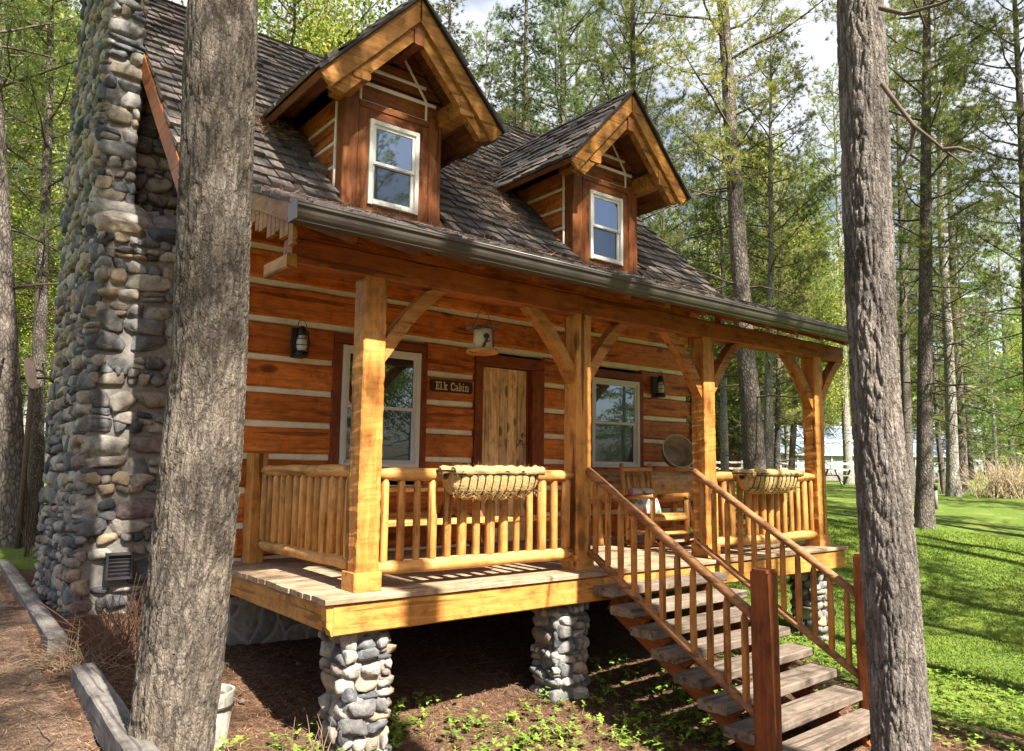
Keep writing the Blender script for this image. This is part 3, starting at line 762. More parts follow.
PX0, PX1 = 2.04, 10.72
def porch_roof():
    rnd = random.Random(9); sl = (3.93-2.87)/2.7
    up = V3((0,1,sl)).normalized(); n = V3((0,-sl,1)).normalized(); u = V3((1,0,0))
    mb = MB(); ex = .2; L = (YE-5.18)*math.sqrt(1+sl*sl); d = 0
    while d < L-.25:
        shake_row(mb, V3((PX0, 5.16, zporch(5.16))) + up*d + n*.015, u, up, n, PX1-PX0, rnd, ex, length=min(.46, L-d+.2), thick=.024); d += ex
    roof = part(mb, 'porch_roof', M['shake'])
    s = MB(); t = .05
    a, b = V3((PX0, 5.2, zporch(5.2))), V3((PX0, 8.25, zporch(8.25))); e = V3((PX1-PX0,0,0)); dn = -n*t
    s.add([a, a+e, b+e, b, a+dn, a+e+dn, b+e+dn, b+dn], [(0,1,2,3),(7,6,5,4),(0,4,5,1),(1,5,6,2),(2,6,7,3),(3,7,4,0)])
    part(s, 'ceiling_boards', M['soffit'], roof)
    r = MB(); x = PX0+.55
    while x < PX1:
        r.beam((x, 5.30, zporch(5.30)-.12), (x, 8.2, zporch(8.2)-.12), .13, .09, V3((0,-sl,1)), ch=.006); x += .62
    part(r, 'rafters', M['beam_y'], roof)
    # sloping end boards with a fretted lower edge
    for xx in (PX0+.01, PX1-.01):
        f = MB(); pts = []; q = -n
        y = 5.22
        tp = [V3((xx, yy, zporch(yy)+.03)) for yy in (5.2, 8.2)]
        f.beam(V3((xx, 5.2, zporch(5.2)-.045)), V3((xx, 8.2, zporch(8.2)-.045)), .15, .04, n, ch=.004)
        part(f, 'end_board', M['rake_y'], roof)
    f = MB(); xx = PX0+.065; y = 5.24; k = 0; lens = [.20,.13,.17,.12,.18,.22,.14,.19]
    while y < 8.0:
        hh = lens[k%8]; f.box((xx-.018, y, zporch(y)-.12-hh*.8), (xx+.018, y+.085, zporch(y)-.09), ch=.004); y += .09; k += 1
    part(f, 'fretted_trim', M['rake_y'], roof)
    m = MB()
    prof = [(5.20,2.74),(5.20,2.865),(5.192,2.872),(5.075,2.872),(5.062,2.862),(5.062,2.845),(5.078,2.838),(5.085,2.80),(5.098,2.775),(5.115,2.765),(5.12,2.745)]
    m.poly_prism([(PX0+.0, y, z) for (y, z) in prof], (PX1-PX0, 0, 0))
    g = part(m, 'gutter', M['gutter'])
    lip = MB(); lip.pole([(PX0, 5.066, 2.868), (PX1, 5.066, 2.868)], [.008,.008], 6)
    lip.box((PX0-.012, 5.058, 2.738), (PX0-.001, 5.205, 2.876))
    for i in range(6): lip.box((3.0+i*1.45, 5.06, 2.873), (3.03+i*1.45, 5.21, 2.879))
    part(lip, 'gutter_trim', M['gutter'], g)
    ds = MB(); ds.pole([(10.45, 5.16, 2.80), (10.44, 5.13, 2.66)], [.03,.028], 8); part(ds, 'downspout_stub', M['trim'], g)

def dormer(cx, hw):
    name = 'dormer'
    s = MB()
    # front wall: log gable with chinking between two corner timbers
    zb = 3.80; zt = DPEAK-.35
    wall = MB()
    lev = [zb, 4.18, 4.60, 4.98, 5.36]
    for i in range(4): wall.beam((cx-hw+.05, DYW+.12, (lev[i]+lev[i+1])/2), (cx+hw-.05, DYW+.12, (lev[i]+lev[i+1])/2), lev[i+1]-lev[i]-.05, .14, V3((0,0,1)), seg=6, amp=.006, ch=.02, seed=i)
    zz = 5.36
    while zz < DPEAK-.45:
        h = .3; ww = (DPEAK-.16-(zz+h))/DS; ww2 = (DPEAK-.16-zz)/DS
        ww2 = min(ww2, hw); ww = max(.05, min(ww, hw))
        wall.poly_prism([(cx-ww2, DYW+.05, zz+.02), (cx+ww2, DYW+.05, zz+.02), (cx+ww, DYW+.05, zz+h-.02), (cx-ww, DYW+.05, zz+h-.02)], (0,.15,0)); zz += h
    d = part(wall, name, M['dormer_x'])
    ck = MB()
    for z in (5.36, 5.60, 5.80):
        w = min(hw-.08, (DPEAK-.3-z)/DS); ck.beam((cx-w, DYW+.07, z), (cx+w, DYW+.07, z), .045, .08, V3((0,0,1)), seg=5, amp=.005, ch=.012, seed=z)
    for sg in (-1, 1):
        ck.beam((cx+sg*(hw-.22), DYW+.045, 5.36), (cx+sg*(hw-.22), DYW+.045, 5.62), .03, .03, V3((1,0,0)), seg=3, amp=.004, ch=.008)
        ck.beam((cx+sg*(hw-.22), DYW+.045, 5.62), (cx+sg*.06, DYW+.045, 6.18), .03, .03, V3((0,1,0)), seg=4, amp=.004, ch=.008)
    part(ck, 'gable_chinking', M['chink'], d)
    for sg in (-1, 1):
        p = MB(); x = cx+sg*(hw-.095); p.beam((x, DYW+.095, zporch(DYW)-.02), (x, DYW+.095, 5.40), .19, .19, V3((1,0,0)), seg=10, amp=.006, ch=.012, seed=sg)
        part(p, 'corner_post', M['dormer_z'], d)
    # window and its casing
    wx0, wx1, wz0, wz1 = cx-.345, cx+.345, 4.095, 5.15
    window(wx0, wx1, wz0, wz1, DYW+.015, d, sub=True)
    mt = MB()
    mt.box((wx0+.345-.008, DYW+.03, 4.66), (wx0+.345+.008, DYW+.035, 5.08)); mt.box((wx0+.09, DYW+.0305, 4.87), (wx1-.09, DYW+.0345, 4.886))
    if cx < 6: part(mt, 'glazing_bars', M['trim'], d)
    c = MB()
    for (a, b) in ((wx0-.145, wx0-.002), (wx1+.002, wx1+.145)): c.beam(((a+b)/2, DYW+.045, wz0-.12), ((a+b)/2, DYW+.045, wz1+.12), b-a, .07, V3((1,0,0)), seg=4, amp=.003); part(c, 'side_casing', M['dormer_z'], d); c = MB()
    c = MB(); c.box((wx0-.145, DYW-.01, wz0-.26), (wx1+.145, DYW+.07, wz0-.125), ch=.006); c.box((wx0-.001, DYW+.012, wz0-.124), (wx1+.001, DYW+.07, wz0-.003), ch=.004)
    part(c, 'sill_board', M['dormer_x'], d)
    c = MB(); c.box((wx0-.001, DYW+.012, wz1+.003), (wx1+.001, DYW+.07, wz1+.124), ch=.004); c.box((wx0-.145, DYW-.002, wz1+.126), (wx1+.145, DYW+.06, wz1+.205), ch=.004)
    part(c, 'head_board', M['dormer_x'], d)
    # cheeks: stacked logs on the slope
    for sg in (-1, 1):
        k = MB(); kc = MB(); z = 3.95
        while z < DTIP+.1:
            ye = YE+(z+.3-ZE)+.15; x = cx+sg*(hw-.07)
            k.beam((x, DYW+.19, z+.15), (x, max(ye, DYW+.3), z+.15), .26, .12, V3((0,0,1)), seg=4, amp=.006, ch=.02, seed=z)
            kc.box((x-.05+sg*.012, DYW+.19, z-.022), (x+.05+sg*.012, max(ye-.15, DYW+.25), z+.022), ch=.006); z += .3
        kc.beam((cx+sg*(hw+.002), DYW+.21, 4.0), (cx+sg*(hw+.002), DYW+.21, DTIP+.1), .03, .03, V3((0,1,0)), ch=.006)
        part(k, 'cheek_logs', M['log_y'], d); part(kc, 'cheek_chinking', M['chink'], d)
    # roof
    rnd = random.Random(int(cx*10)); rm = MB(); sh = MB()
    for sg in (-1, 1):
        up = V3((-sg, 0, DS)).normalized(); n = V3((sg*DS, 0, 1)).normalized(); L = math.hypot(DHW, DPEAK-DTIP)
        t = .07; dcount = 0; ex = .19; dd = 0
        while dd < L-.02:
            o = V3((cx+sg*DHW, 0, DTIP)) + up*(dd-.03) + n*.012
            zz = o.z; yend = YE+(zz-ZE)+.28
            o.y = DYF-.03
            keep = None
            if sg < 0: shake_row(rm, V3((o.x, yend, o.z)), V3((0,-1,0)), up, n, yend-o.y, rnd, ex, length=min(.44, L-dd+.04), thick=.032)
            else: shake_row(rm, o, V3((0,1,0)), up, n, yend-o.y, rnd, ex, length=min(.44, L-dd+.04), thick=.032)
            dd += ex
        # sheathing as a slab cut to the main roof
        a = V3((cx+sg*DHW, DYF, DTIP)); b = V3((cx, DYF, DPEAK)); a2 = V3((cx+sg*DHW, YE+(DTIP-ZE)+.1, DTIP)); b2 = V3((cx, YE+(DPEAK-ZE)+.1, DPEAK)); dn = -n*t
        sh.add([a, a2, b2, b, a+dn, a2+dn, b2+dn, b+dn], [(0,1,2,3),(7,6,5,4),(0,4,5,1),(1,5,6,2),(2,6,7,3),(3,7,4,0)])
    y = DYF-.03
    while y < YE+(DPEAK-ZE):
        for sg in (-1, 1):
            up = V3((-sg,0,DS)).normalized(); rm.beam(V3((cx+sg*.075, y, DPEAK-.045)), V3((cx+sg*.075, y+.33, DPEAK-.035)), .22, .028, up, ch=.003)
        y += .28
    part(rm, 'dormer_roof', M['shake'], d); part(sh, 'dormer_sheathing', M['soffit'], d)
    # outer rake boards, inner rake timbers, lookouts, ridge end
    for sg in (-1, 1):
        up = V3((-sg,0,DS)).normalized(); n = V3((sg*DS,0,1)).normalized()
        tip = V3((cx+sg*DHW, DYF-.02, DTIP)); pk = V3((cx, DYF-.02, DPEAK))
        w = .195
        pts = [tip-n*.0, pk-n*0, V3((cx, DYF-.02, DPEAK-w*n.length/n.z)), tip - n*w - V3((0,0,0))]
        q = MB(); q.poly_prism([p-n*.012 for p in pts], (0,.045,0)); part(q, 'rake_fascia', M['rake'], d)
        # metal drip edge above it
        e = MB(); e.beam(tip+n*.008-V3((0,.02,0)), pk+n*.008-V3((0,.02,0)), .03, .05, n, ch=.003); part(e, 'drip_edge', M['black'], d)
        w2 = .165; off = w-.02
        i0 = tip - n*off - up*(-.03); i1 = V3((cx, DYF-.02, DPEAK-(off)/n.z)); i2 = V3((cx, DYF-.02, DPEAK-(off+w2)/n.z)); i3 = tip-n*(off+w2)+up*.11
        q = MB(); q.poly_prism([p+V3((0,.05,0)) for p in (i0, i1, i2, i3)], (0,.10,0)); part(q, 'rake_timber', M['rake'], d)
        # eave purlin that carries the overhang
        zx = DTIP-.09; px = cx+sg*(hw+.04)
        pz = DPEAK-(abs(px-cx))*DS-.36
        b = MB(); b.beam((px, DYF+.015, pz), (px, DYW+.15, pz), .24, .22, V3((0,0,1)), ch=.02, seg=3, amp=.005); part(b, 'purlin_end', M['rake'], d)
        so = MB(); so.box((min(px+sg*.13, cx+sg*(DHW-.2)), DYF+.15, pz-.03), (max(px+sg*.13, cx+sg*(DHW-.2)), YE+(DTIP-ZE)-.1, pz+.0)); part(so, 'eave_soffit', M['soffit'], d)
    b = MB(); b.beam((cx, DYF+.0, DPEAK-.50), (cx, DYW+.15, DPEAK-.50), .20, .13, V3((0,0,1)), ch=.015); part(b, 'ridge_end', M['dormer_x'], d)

def porch():
    # deck
    mb = MB(); y = 5.50; i = 0
    while y < 8.18:
        mb.beam((2.58+random.uniform(-.012,.012), y+.069, -.022), (10.2+random.uniform(-.01,.01), y+.069, -.022), .044, .134, V3((0,0,1)), seg=20, amp=.0015, ch=.005, seed=i); y += .1395; i += 1
    deck = part(mb, 'porch_deck', M['deck'])
    f = MB(); f.beam((2.66, 5.575, -.165), (10.16, 5.575, -.165), .235, .10, V3((0,0,1)), seg=24, amp=.004, ch=.012)
    f.poly_prism([(2.60,5.53,-.05),(2.66,5.53,-.05),(2.66,5.53,-.28),(2.648,5.53,-.275),(2.635,5.53,-.235),(2.61,5.53,-.21)], (0,.09,0))
    part(f, 'front_rim_beam', M['honey_x'], deck)
    f = MB(); f.beam((2.65, 5.63, -.15), (2.65, 8.18, -.15), .205, .07, V3((0,0,1)), seg=8, amp=.003, ch=.01); part(f, 'side_rim_beam', M['honey_y'], deck); f = MB(); f.beam((10.12, 5.63, -.15), (10.12, 8.18, -.15), .205, .07, V3((0,0,1)), ch=.01)
    part(f, 'side_rim_beam', M['honey_y'], deck)
    f = MB(); 
    for x in (3.6,4.6,5.6,6.6,7.6,8.6,9.4): f.box((x, 5.64, -.24), (x+.06, 8.2, -.05))
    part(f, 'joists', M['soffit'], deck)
    # posts
    for i, x in enumerate((3.028, 5.443, 7.512, 9.953)):
        p = MB(); p.beam((x, 5.80, 0.15), (x, 5.80, 2.60), .205, .205, V3((1,0,0)), seg=70, amp=.008, ch=.012, seed=i*13+2, fs=15)
        po = part(p, 'porch_post', M['post_z'])
        b = MB(); b.beam((x, 5.80, .001), (x, 5.80, .15), .25, .245, V3((1,0,0)), ch=.012, seg=2, amp=.003, seed=i); part(b, 'base_block', M['honey_x'], po)
    b = MB(); b.beam((2.275, 5.80, 2.70), (10.66, 5.80, 2.70), .22, .19, V3((0,0,1)), seg=40, amp=.010, ch=.016, seed=4, fs=3); part(b, 'porch_beam', M['beam_x'])
    b = MB()
    for (x, yy) in ((2.22, 5.80),): b.beam((x+.02, 5.62, 2.585), (x+.02, 6.1, 2.585), .12, .085, V3((0,0,1)), ch=.012, seg=2, amp=.004)
    part(b, 'lookout', M['honey_y'])
    # curved braces
    def brace(x, sg):
        m = MB(); p0 = V3((x+sg*.09, 5.80, 1.96)); p1 = V3((x+sg*.63, 5.80, 2.60)); n = 9; w = .118
        dv = (p1-p0).normalized(); up = V3((-dv.z*sg, 0, dv.x*sg)); up = up if up.z > 0 else -up
        top, bot = [], []
        for k in range(n+1):
            t = k/n; c = p0.lerp(p1, t) + up*(.030*math.sin(math.pi*t)-.012)
            top.append(c+up*w/2); bot.append(c-up*w/2)
        # square the ends to the post and the beam
        top[0] = V3((x+sg*.10, 5.8, top[0].z+.06)); bot[0] = V3((x+sg*.10, 5.8, bot[0].z-.05)); top[-1].z = 2.595; bot[-1].z = 2.595; bot[-1].x += sg*.06
        vs = []
        for k in range(n+1):
            for q in (top[k], bot[k]): vs.append(q-V3((0,.06,0))); vs.append(q+V3((0,.06,0)))
        fs = []
        for k in range(n):
            a = k*4; b = a+4; fs += [(a,b,b+1,a+1),(a+1,b+1,b+3,a+3),(a+3,b+3,b+2,a+2),(a+2,b+2,b,a)]
        fs += [(0,1,3,2),(n*4,n*4+2,n*4+3,n*4+1)]
        m.add(vs, fs); part(m, 'knee_brace', M['brace'])
    for x, ss in ((3.028,(1,)), (5.443,(-1,1)), (7.512,(-1,1)), (9.953,(-1,1))):
        for sg in ss: brace(x, sg)
    # railings of peeled poles
    def rail_pole(p0, p1, r, mat, seed, name, par, sag=.0, bulge=0):
        p0, p1 = V3(p0), V3(p1); n = 14; pts = []; rad = []
        for k in range(n+1):
            t = k/n; q = p0.lerp(p1, t); q = q + V3((nz((t*3,seed,0))*.015, nz((t*3,seed,4))*.015, nz((t*3,seed,8))*.018 - sag*math.sin(math.pi*t)))
            taper = min(1, .72+.28*min(t, 1-t)/.05)
            pts.append(q); rad.append(r*taper*(1+.12*nz((t*4,seed,2))))
        m = MB(); m.pole(pts, rad, 12, amp=.06, seed=seed); return part(m, name, mat, par)
    def baluster(p0, p1, r, seed, par, mat='pole_z'):
        p0, p1 = V3(p0), V3(p1); m = MB(); dx = nz((seed,1,1))*.012
        pts = [p0, p0.lerp(p1,.035), p0.lerp(p1,.08), p0.lerp(p1,.5)+V3((dx,0,0)), p0.lerp(p1,.91), p0.lerp(p1,.955), p1]
        m.pole(pts, [r*.5, r*.6, r, r*1.02, r*.96, r*.62, r*.45], 10, amp=.07, seed=seed); part(m, 'baluster', M[mat], par)
    def railing(p0, p1, zt, zb, n, rr, rb, nm, mt, seed, inset=.1):
        p0, p1 = V3(p0), V3(p1)
        top = rail_pole((p0.x,p0.y,zt), (p1.x,p1.y,zt+random.uniform(-.01,.01)), rr, mt, seed, nm, cabin)
        rail_pole((p0.x,p0.y,zb), (p1.x,p1.y,zb), rr*1.05, mt, seed+5, 'bottom_rail', top)
        for k in range(n):
            t = (k+.5)/n; q = p0.lerp(p1, t)
            baluster((q.x, q.y, zb+.005), (q.x+nz((k,seed,3))*.008, q.y, zt-.005), rb*random.uniform(.8,1.2), seed+k*3, top)
        return top
    railing((3.13,5.78,0), (5.34,5.78,0), .94, .165, 14, .055, .039, 'front_railing', M['pole_x'], 21)
    railing((7.60,5.78,0), (9.86,5.78,0), .93, .15, 14, .056, .040, 'front_railing', M['pole_x'], 57)
    railing((3.0,8.02,0), (3.0,5.9,0), .955, .19, 13, .055, .046, 'side_railing', M['pole_y'], 83)
    railing((9.95,8.15,0), (9.95,5.9,0), .94, .17, 13, .055, .044, 'side_railing', M['pole_y'], 91)
    h = MB(); h.beam((2.95, 8.09, 0), (2.95, 8.09, 1.13), .17, .2, V3((1,0,0)), seg=8, amp=.006, ch=.014, seed=3); part(h, 'rail_end_post', M['post_z'])
    # field stone piers under the posts
    for i, x in enumerate((3.02, 5.26, 9.83)):
        zb = -1.9; zt = -.285; hw = .172; yc = 5.83 if i == 0 else 5.86
        p = MB(); p.box((x-hw, yc-hw, zb), (x+hw, yc+hw, zt+.0), mi=1)
        s = 40+i*7
        stone_face(p, (x-hw-.03, yc-hw-.005, zb), (1,0,0), (0,0,1), 2*hw+.06, zt-zb-.02, .075, .165, .06, seed=s)
        stone_face(p, (x-hw-.005, yc+hw+.03, zb), (0,-1,0), (0,0,1), 2*hw+.06, zt-zb-.02, .075, .165, .06, seed=s+1)
        stone_face(p, (x+hw+.005, yc-hw-.03, zb), (0,1,0), (0,0,1), 2*hw+.06, zt-zb-.02, .075, .165, .06, seed=s+2)
        p.box((x-hw-.05, yc-hw-.05, zt+.002), (x+hw+.05, yc+hw+.05, zt+.035), mi=1, ch=.01)
        part(p, 'stone_pier', [M['stone'], M['mortar']])
    # stair
    sk = lambda x: .05*(x-5.4)
    st = MB()
    for x in (5.76, 7.04):
        st = MB() if x > 6 else st
        st.beam((x, 5.60+sk(x), -.33), (x, 3.42+sk(x), -1.60), .17, .07, V3((0,.55,.83)), ch=.008)
        for k in range(8):
            y = 5.257-.253*k+sk(x); z = -.13-.153*k-.08
            st.poly_prism([(x-.03, y+.03, z), (x-.03, y+.26, z), (x-.03, y+.26, z-.20)], (.06,0,0))
        if x < 6: stair = part(st, 'staircase', M['beam_y'])
        else: part(st, 'stringer', M['beam_y'], stair)
    for k in range(8):
        t = MB(); y = 5.257-.253*k; z = -.13-.153*k
        t.beam((5.40, y+.145+sk(5.4), z-.04), (7.30, y+.145+sk(7.3), z-.04), .08, .285, V3((0,0,1)), seg=8, amp=.003, ch=.01, seed=k*3); part(t, 'tread', M['tread'], stair)
    for (xa, xb, ya, yb) in ((5.425,5.575,3.60,3.765), (7.27,7.42,3.72,3.885)):
        t = MB(); t.beam(((xa+xb)/2, (ya+yb)/2, -1.62), ((xa+xb)/2, (ya+yb)/2, .20), xb-xa, yb-ya, V3((1,0,0)), seg=16, amp=.005, ch=.010, seed=xa)
        t.beam(((xa+xb)/2, (ya+yb)/2, .20), ((xa+xb)/2, (ya+yb)/2, .222), xb-xa-.02, yb-ya-.02, V3((1,0,0)), ch=.008)
        part(t, 'newel_post', M['newel'], stair)
    def slant(p0, p1, name, r=.042):
        m = MB(); p0, p1 = V3(p0), V3(p1)
        m.pole([p0.lerp(p1, t/12)+V3((nz((t,p0.x,1))*.005,0,nz((t,p0.x,5))*.006)) for t in range(13)], [r]*13, 12, amp=.04, seed=p0.x); part(m, name, M['rail_w'], stair)
    for (x, ya, yb) in ((5.50, 5.70, 3.77), (7.345, 5.82, 3.89)):
        za, zb2, wa, wb = .985, -.17, .175, -.935
        slant((x, ya, za), (x, yb-.01, zb2), 'handrail'); slant((x, ya-.03, wa), (x, yb-.01, wb), 'lower_handrail', .038)
        for k in range(11):
            t = (k+.6)/11.2; y = ya+(yb-ya)*t; zt = za+(zb2-za)*t; zb3 = wa+(wb-wa)*t
            baluster((x, y, zb3-.0), (x, y, zt-.02), .031, x*7+k, stair, 'stair_pole')

def chimney():
    m = MB(); xa, xm, xb = 1.56, 1.99, XL-.01
    # lower breast and upper stack as mortar cores
    m.box((xa+.02, 9.625, -1.1), (xb, 12.2, 3.62), mi=1); m.box((xa+.03, 10.16, 3.62), (xm-.03, 12.5, 9.2), mi=1); m.box((xm-.03, 10.55, 3.625), (xb, 12.1, 5.9), mi=1)
    m.poly_prism([(xa+.04, 9.66, 3.621), (xa+.04, 10.22, 3.621), (xa+.04, 10.22, 4.15)], (xb-xa-.05, 0, 0), mi=1)
    def ventskip(p): return 1.80 < p.x < 2.15 and -.31 < p.z < .06 and p.y < 9.8
    stone_face(m, (xa-.02, 9.63, -1.0), (1,0,0), (0,0,1), xb-xa, 4.62, .10, .27, .07, seed=3, skip=ventskip)
    stone_face(m, (xa, 12.2, -1.0), (0,-1,0), (0,0,1), 2.6, 4.65, .10, .25, .075, seed=4)
    # sloping shoulder
    sv = V3((0, .55, .53)); stone_face(m, (xa-.02, 9.66, 3.64), (1,0,0), sv, xb-xa, .74, .2, .34, .09, seed=5)
    stone_face(m, (xa, 10.17, 3.9), (1,0,0), (0,0,1), xm-xa, 5.3, .10, .25, .075, seed=6)
    stone_face(m, (xa+.02, 12.5, 3.6), (0,-1,0), (0,0,1), 2.35, 5.6, .10, .25, .075, seed=7)
    stone_face(m, (xm-.03, 10.5, 3.9), (1,0,0), (0,0,1), xb-xm, 2.0, .10, .22, .07, seed=8)
    c = part(m, 'stone_chimney', [M['stone'], M['mortar']])
    v = MB(); v.box((1.84, 9.48, -.27), (1.865, 9.56, .02)); v.box((2.095, 9.48, -.27), (2.12, 9.56, .02)); v.box((1.865, 9.481, -.005), (2.095, 9.56, .02)); v.box((1.865, 9.481, -.27), (2.095, 9.56, -.245)); v.box((1.866, 9.54, -.244), (2.094, 9.6, -.006))
    for k in range(6): v.beam((1.866, 9.51, -.225+k*.041), (2.094, 9.51, -.225+k*.041), .034, .006, V3((0,-.5,.8)), ch=0)
    part(v, 'vent_grille', plain('vent_dark', (.035,.032,.036), .55, .3, 9, .2, .4), c)

log_walls(); openings(); main_roof(); porch_roof()
for q in DORM: dormer(*q)
porch(); chimney()
#@@THINGS@@
# ------------------------------------------------------------------ trees
def trunk_mesh(H, d0, d1, sides=14, segs=16, seed=0, flare=.35, wob=.08):
    m = MB(); pts = []; rad = []
    for k in range(segs+1):
        t = (k/segs)**1.15; z = H*t - .35*(k == 0)
        pts.append(V3((wob*nz((0,t*3,seed)), wob*nz((5,t*3,seed)), z)) if k else V3((0,0,z)))
        r = (d0*(1-t)+d1*t)/2; rad.append(r*(1+flare*math.exp(-max(z,0)/(d0*.9))))
    m.pole(pts, rad, sides, amp=.12, seed=seed, caps=False, fs=2.5); return m, pts
def tufts(P, D, rng, k, rad, width, spread=1.0):
    """k needle blades fanning from every point P around direction D"""
    n = len(P); d = unit(rng.normal(size=(n,k,3))*spread + D[:,None,:])
    ln = rad*rng.uniform(.55, 1.15, (n,k,1)); side = unit(np.cross(d, rng.normal(size=(n,k,3))))*width/2
    b = P[:,None,:] + d*ln*.12; tip = P[:,None,:] + d*ln
    return np.stack([b-side*.6, b+side*.6, tip+side*.25], 2).reshape(-1,3), np.repeat(np.clip(rng.normal(.5,.2,n),0,1), k*3)
def leaves(P, rng, k, rad, size):
    n = len(P); c = P[:,None,:] + rng.normal(size=(n,k,3))*rad
    a = unit(rng.normal(size=(n,k,3))); b = unit(np.cross(a, rng.normal(size=(n,k,3)))); s = size*rng.uniform(.6,1.3,(n,k,1))
    q1, q2, q3, q4 = c-a*s*.5, c+b*s*.32, c+a*s*.5, c-b*s*.32
    v = np.stack([q1,q2,q3,q1,q3,q4], 2).reshape(-1,3)
    return v, np.repeat(np.clip(rng.normal(.55,.22,n*k),0,1), 6)
def tree_proto(kind, seed, H, dia, hb, Lmax, nb, dead=14, blade=(.26,.03), k=12, bark_m='bark', per=9, name=None, dens=1.0):
    rng = np.random.default_rng(seed); rnd = random.Random(seed)
    root = bpy.data.objects.new(name or {'pine':'pine_tree','fir':'fir_tree','broad':'broadleaf_tree'}[kind], None); COL.objects.link(root); root.empty_display_size = .5
    tm, axis = trunk_mesh(H, dia, dia*.12, seed=seed)
    tr = tm.build('trunk', M[bark_m], root)
    lm = MB(); P = []; D = []
    def axis_at(z): return V3((axis[-1].x*z/H, axis[-1].y*z/H, z))
    for i in range(dead):
        z = rnd.uniform(min(2.2, hb*.35), hb*1.1+.5); a = rnd.uniform(0, 6.283); L = rnd.uniform(.5, 1.0)*min(2.6, Lmax)
        p = axis_at(z); dv = V3((math.cos(a), math.sin(a), rnd.uniform(-.25,.25))); pts = [p]
        for q in range(4): dv = (dv + V3((rnd.uniform(-.3,.3), rnd.uniform(-.3,.3), rnd.uniform(-.28,.2)))).normalized(); pts.append(pts[-1]+dv*L/4)
        lm.pole(pts, [.026,.02,.015,.01,.005], 4, caps=False)
        for q in (2,3):
            e = pts[q] + (dv+V3((rnd.uniform(-1,1), rnd.uniform(-1,1), rnd.uniform(-.6,.6))))*L*.22; lm.pole([pts[q], e], [.009,.004], 3, caps=False)
    for i in range(nb):
        t = (i+.5)/nb; z = hb + (H-hb)*t**.92; a = i*2.399 + rnd.uniform(-.5,.5)
        if kind == 'broad': prof = math.sin(math.pi*min(1, .18+t*.8))
        else: prof = (1-t)**.75*.9+.08 if kind == 'fir' else (.35+.65*math.sin(math.pi*min(1,.25+t*.72)))
        L = Lmax*prof*rnd.uniform(.65,1.15); p = axis_at(z)
        el = {'pine': .12+.45*t, 'fir': -.18+.3*t, 'broad': .55}[kind] + rnd.uniform(-.15,.15)
        dv = V3((math.cos(a)*math.cos(el), math.sin(a)*math.cos(el), math.sin(el))); pts = [p]; n = 5
        for q in range(n):
            bend = {'pine': .10, 'fir': -.10+.05*q, 'broad': .02}[kind]
            dv = (dv + V3((rnd.uniform(-.22,.22), rnd.uniform(-.22,.22), bend+rnd.uniform(-.12,.12)))).normalized(); pts.append(pts[-1]+dv*L/n)
        r0 = max(.009, .010*L+.008); lm.pole(pts, [r0*(1-.85*q/n) for q in range(n+1)], 5, caps=False)
        pn = np.array([list(q) for q in pts]); m = int(per*max(1,L)*dens)
        for q in range(m):
            s = rnd.uniform(.28 if kind != 'fir' else .12, 1.0)*n; j = min(int(s), n-1); f = s-j; c = pn[j]*(1-f)+pn[j+1]*f
            w = .34*L*(1.1-s/n) + .12; off = rng.normal(size=3)*w*np.array([.55,.55,.22 if kind != 'broad' else .5])
            if kind == 'fir': off[2] = -abs(off[2])*.8
            P.append(c+off); dd = off/ (np.linalg.norm(off)+1e-6)*.6 + np.array(list(dv)) + np.array([0,0,.25 if kind == 'pine' else -.3]); D.append(dd)
            if q % 3 == 0: lm.pole([c, c+off], [.008,.004], 3, caps=False)
    lm.build('limbs', M['twig'] if bark_m != 'bark_near' else M['twig'], root)
    P = np.array(P); D = unit(np.array(D))
    if kind == 'broad': v, ti = leaves(P, rng, k, .22, blade[0])
    else: v, ti = tufts(P, D, rng, k, blade[0], blade[1], .75 if kind == 'pine' else .45)
    # clump scale tone
    ti = np.clip(ti + .28*np.sin(v[:,2]*2.1+v[:,0]*1.7)*np.cos(v[:,1]*1.9+v[:,2]), 0, 1)
    fast_tris('crown', v, M[{'pine':'needle','fir':'fir','broad':'leaf'}[kind]], ti, root)
    return root
PROTO = {}
def protos():
    PROTO['pineA'] = tree_proto('pine', 1, 24, .50, 7.5, 3.4, 62, 26, (.20,.022), 22, per=25)
    PROTO['pineB'] = tree_proto('pine', 2, 21, .44, 5.0, 3.0, 58, 22, (.20,.022), 22, 'bark_pale', per=25)
    PROTO['pineC'] = tree_proto('pine', 3, 17, .36, 3.2, 2.7, 56, 16, (.18,.022), 22, per=26)
    PROTO['firA'] = tree_proto('fir', 4, 20, .46, 3.0, 3.6, 74, 14, (.20,.03), 18, per=26)
    PROTO['firB'] = tree_proto('fir', 5, 13, .30, 1.6, 2.8, 60, 10, (.19,.03), 18, 'bark_pale', per=26)
    PROTO['pineTall'] = tree_proto('pine', 9, 29, .55, 16.5, 3.6, 64, 0, (.26,.04), 14, per=13)
    PROTO['pineThin'] = tree_proto('pine', 12, 15, .28, 6.5, 2.6, 20, 4, (.24,.035), 14, per=8)
    PROTO['pineNear'] = tree_proto('pine', 10, 23, .50, 9.5, 3.2, 46, 0, (.30,.035), 12, per=9)
    PROTO['broadA'] = tree_proto('broad', 6, 13, .30, 3.0, 3.6, 44, 6, (.10,), 20, 'bark_pale', per=15)
    PROTO['broadB'] = tree_proto('broad', 8, 8, .18, 1.2, 2.6, 34, 4, (.10,), 20, 'bark_pale', per=15)
protos()
USED = set()
KIND_CAT = 'tree'
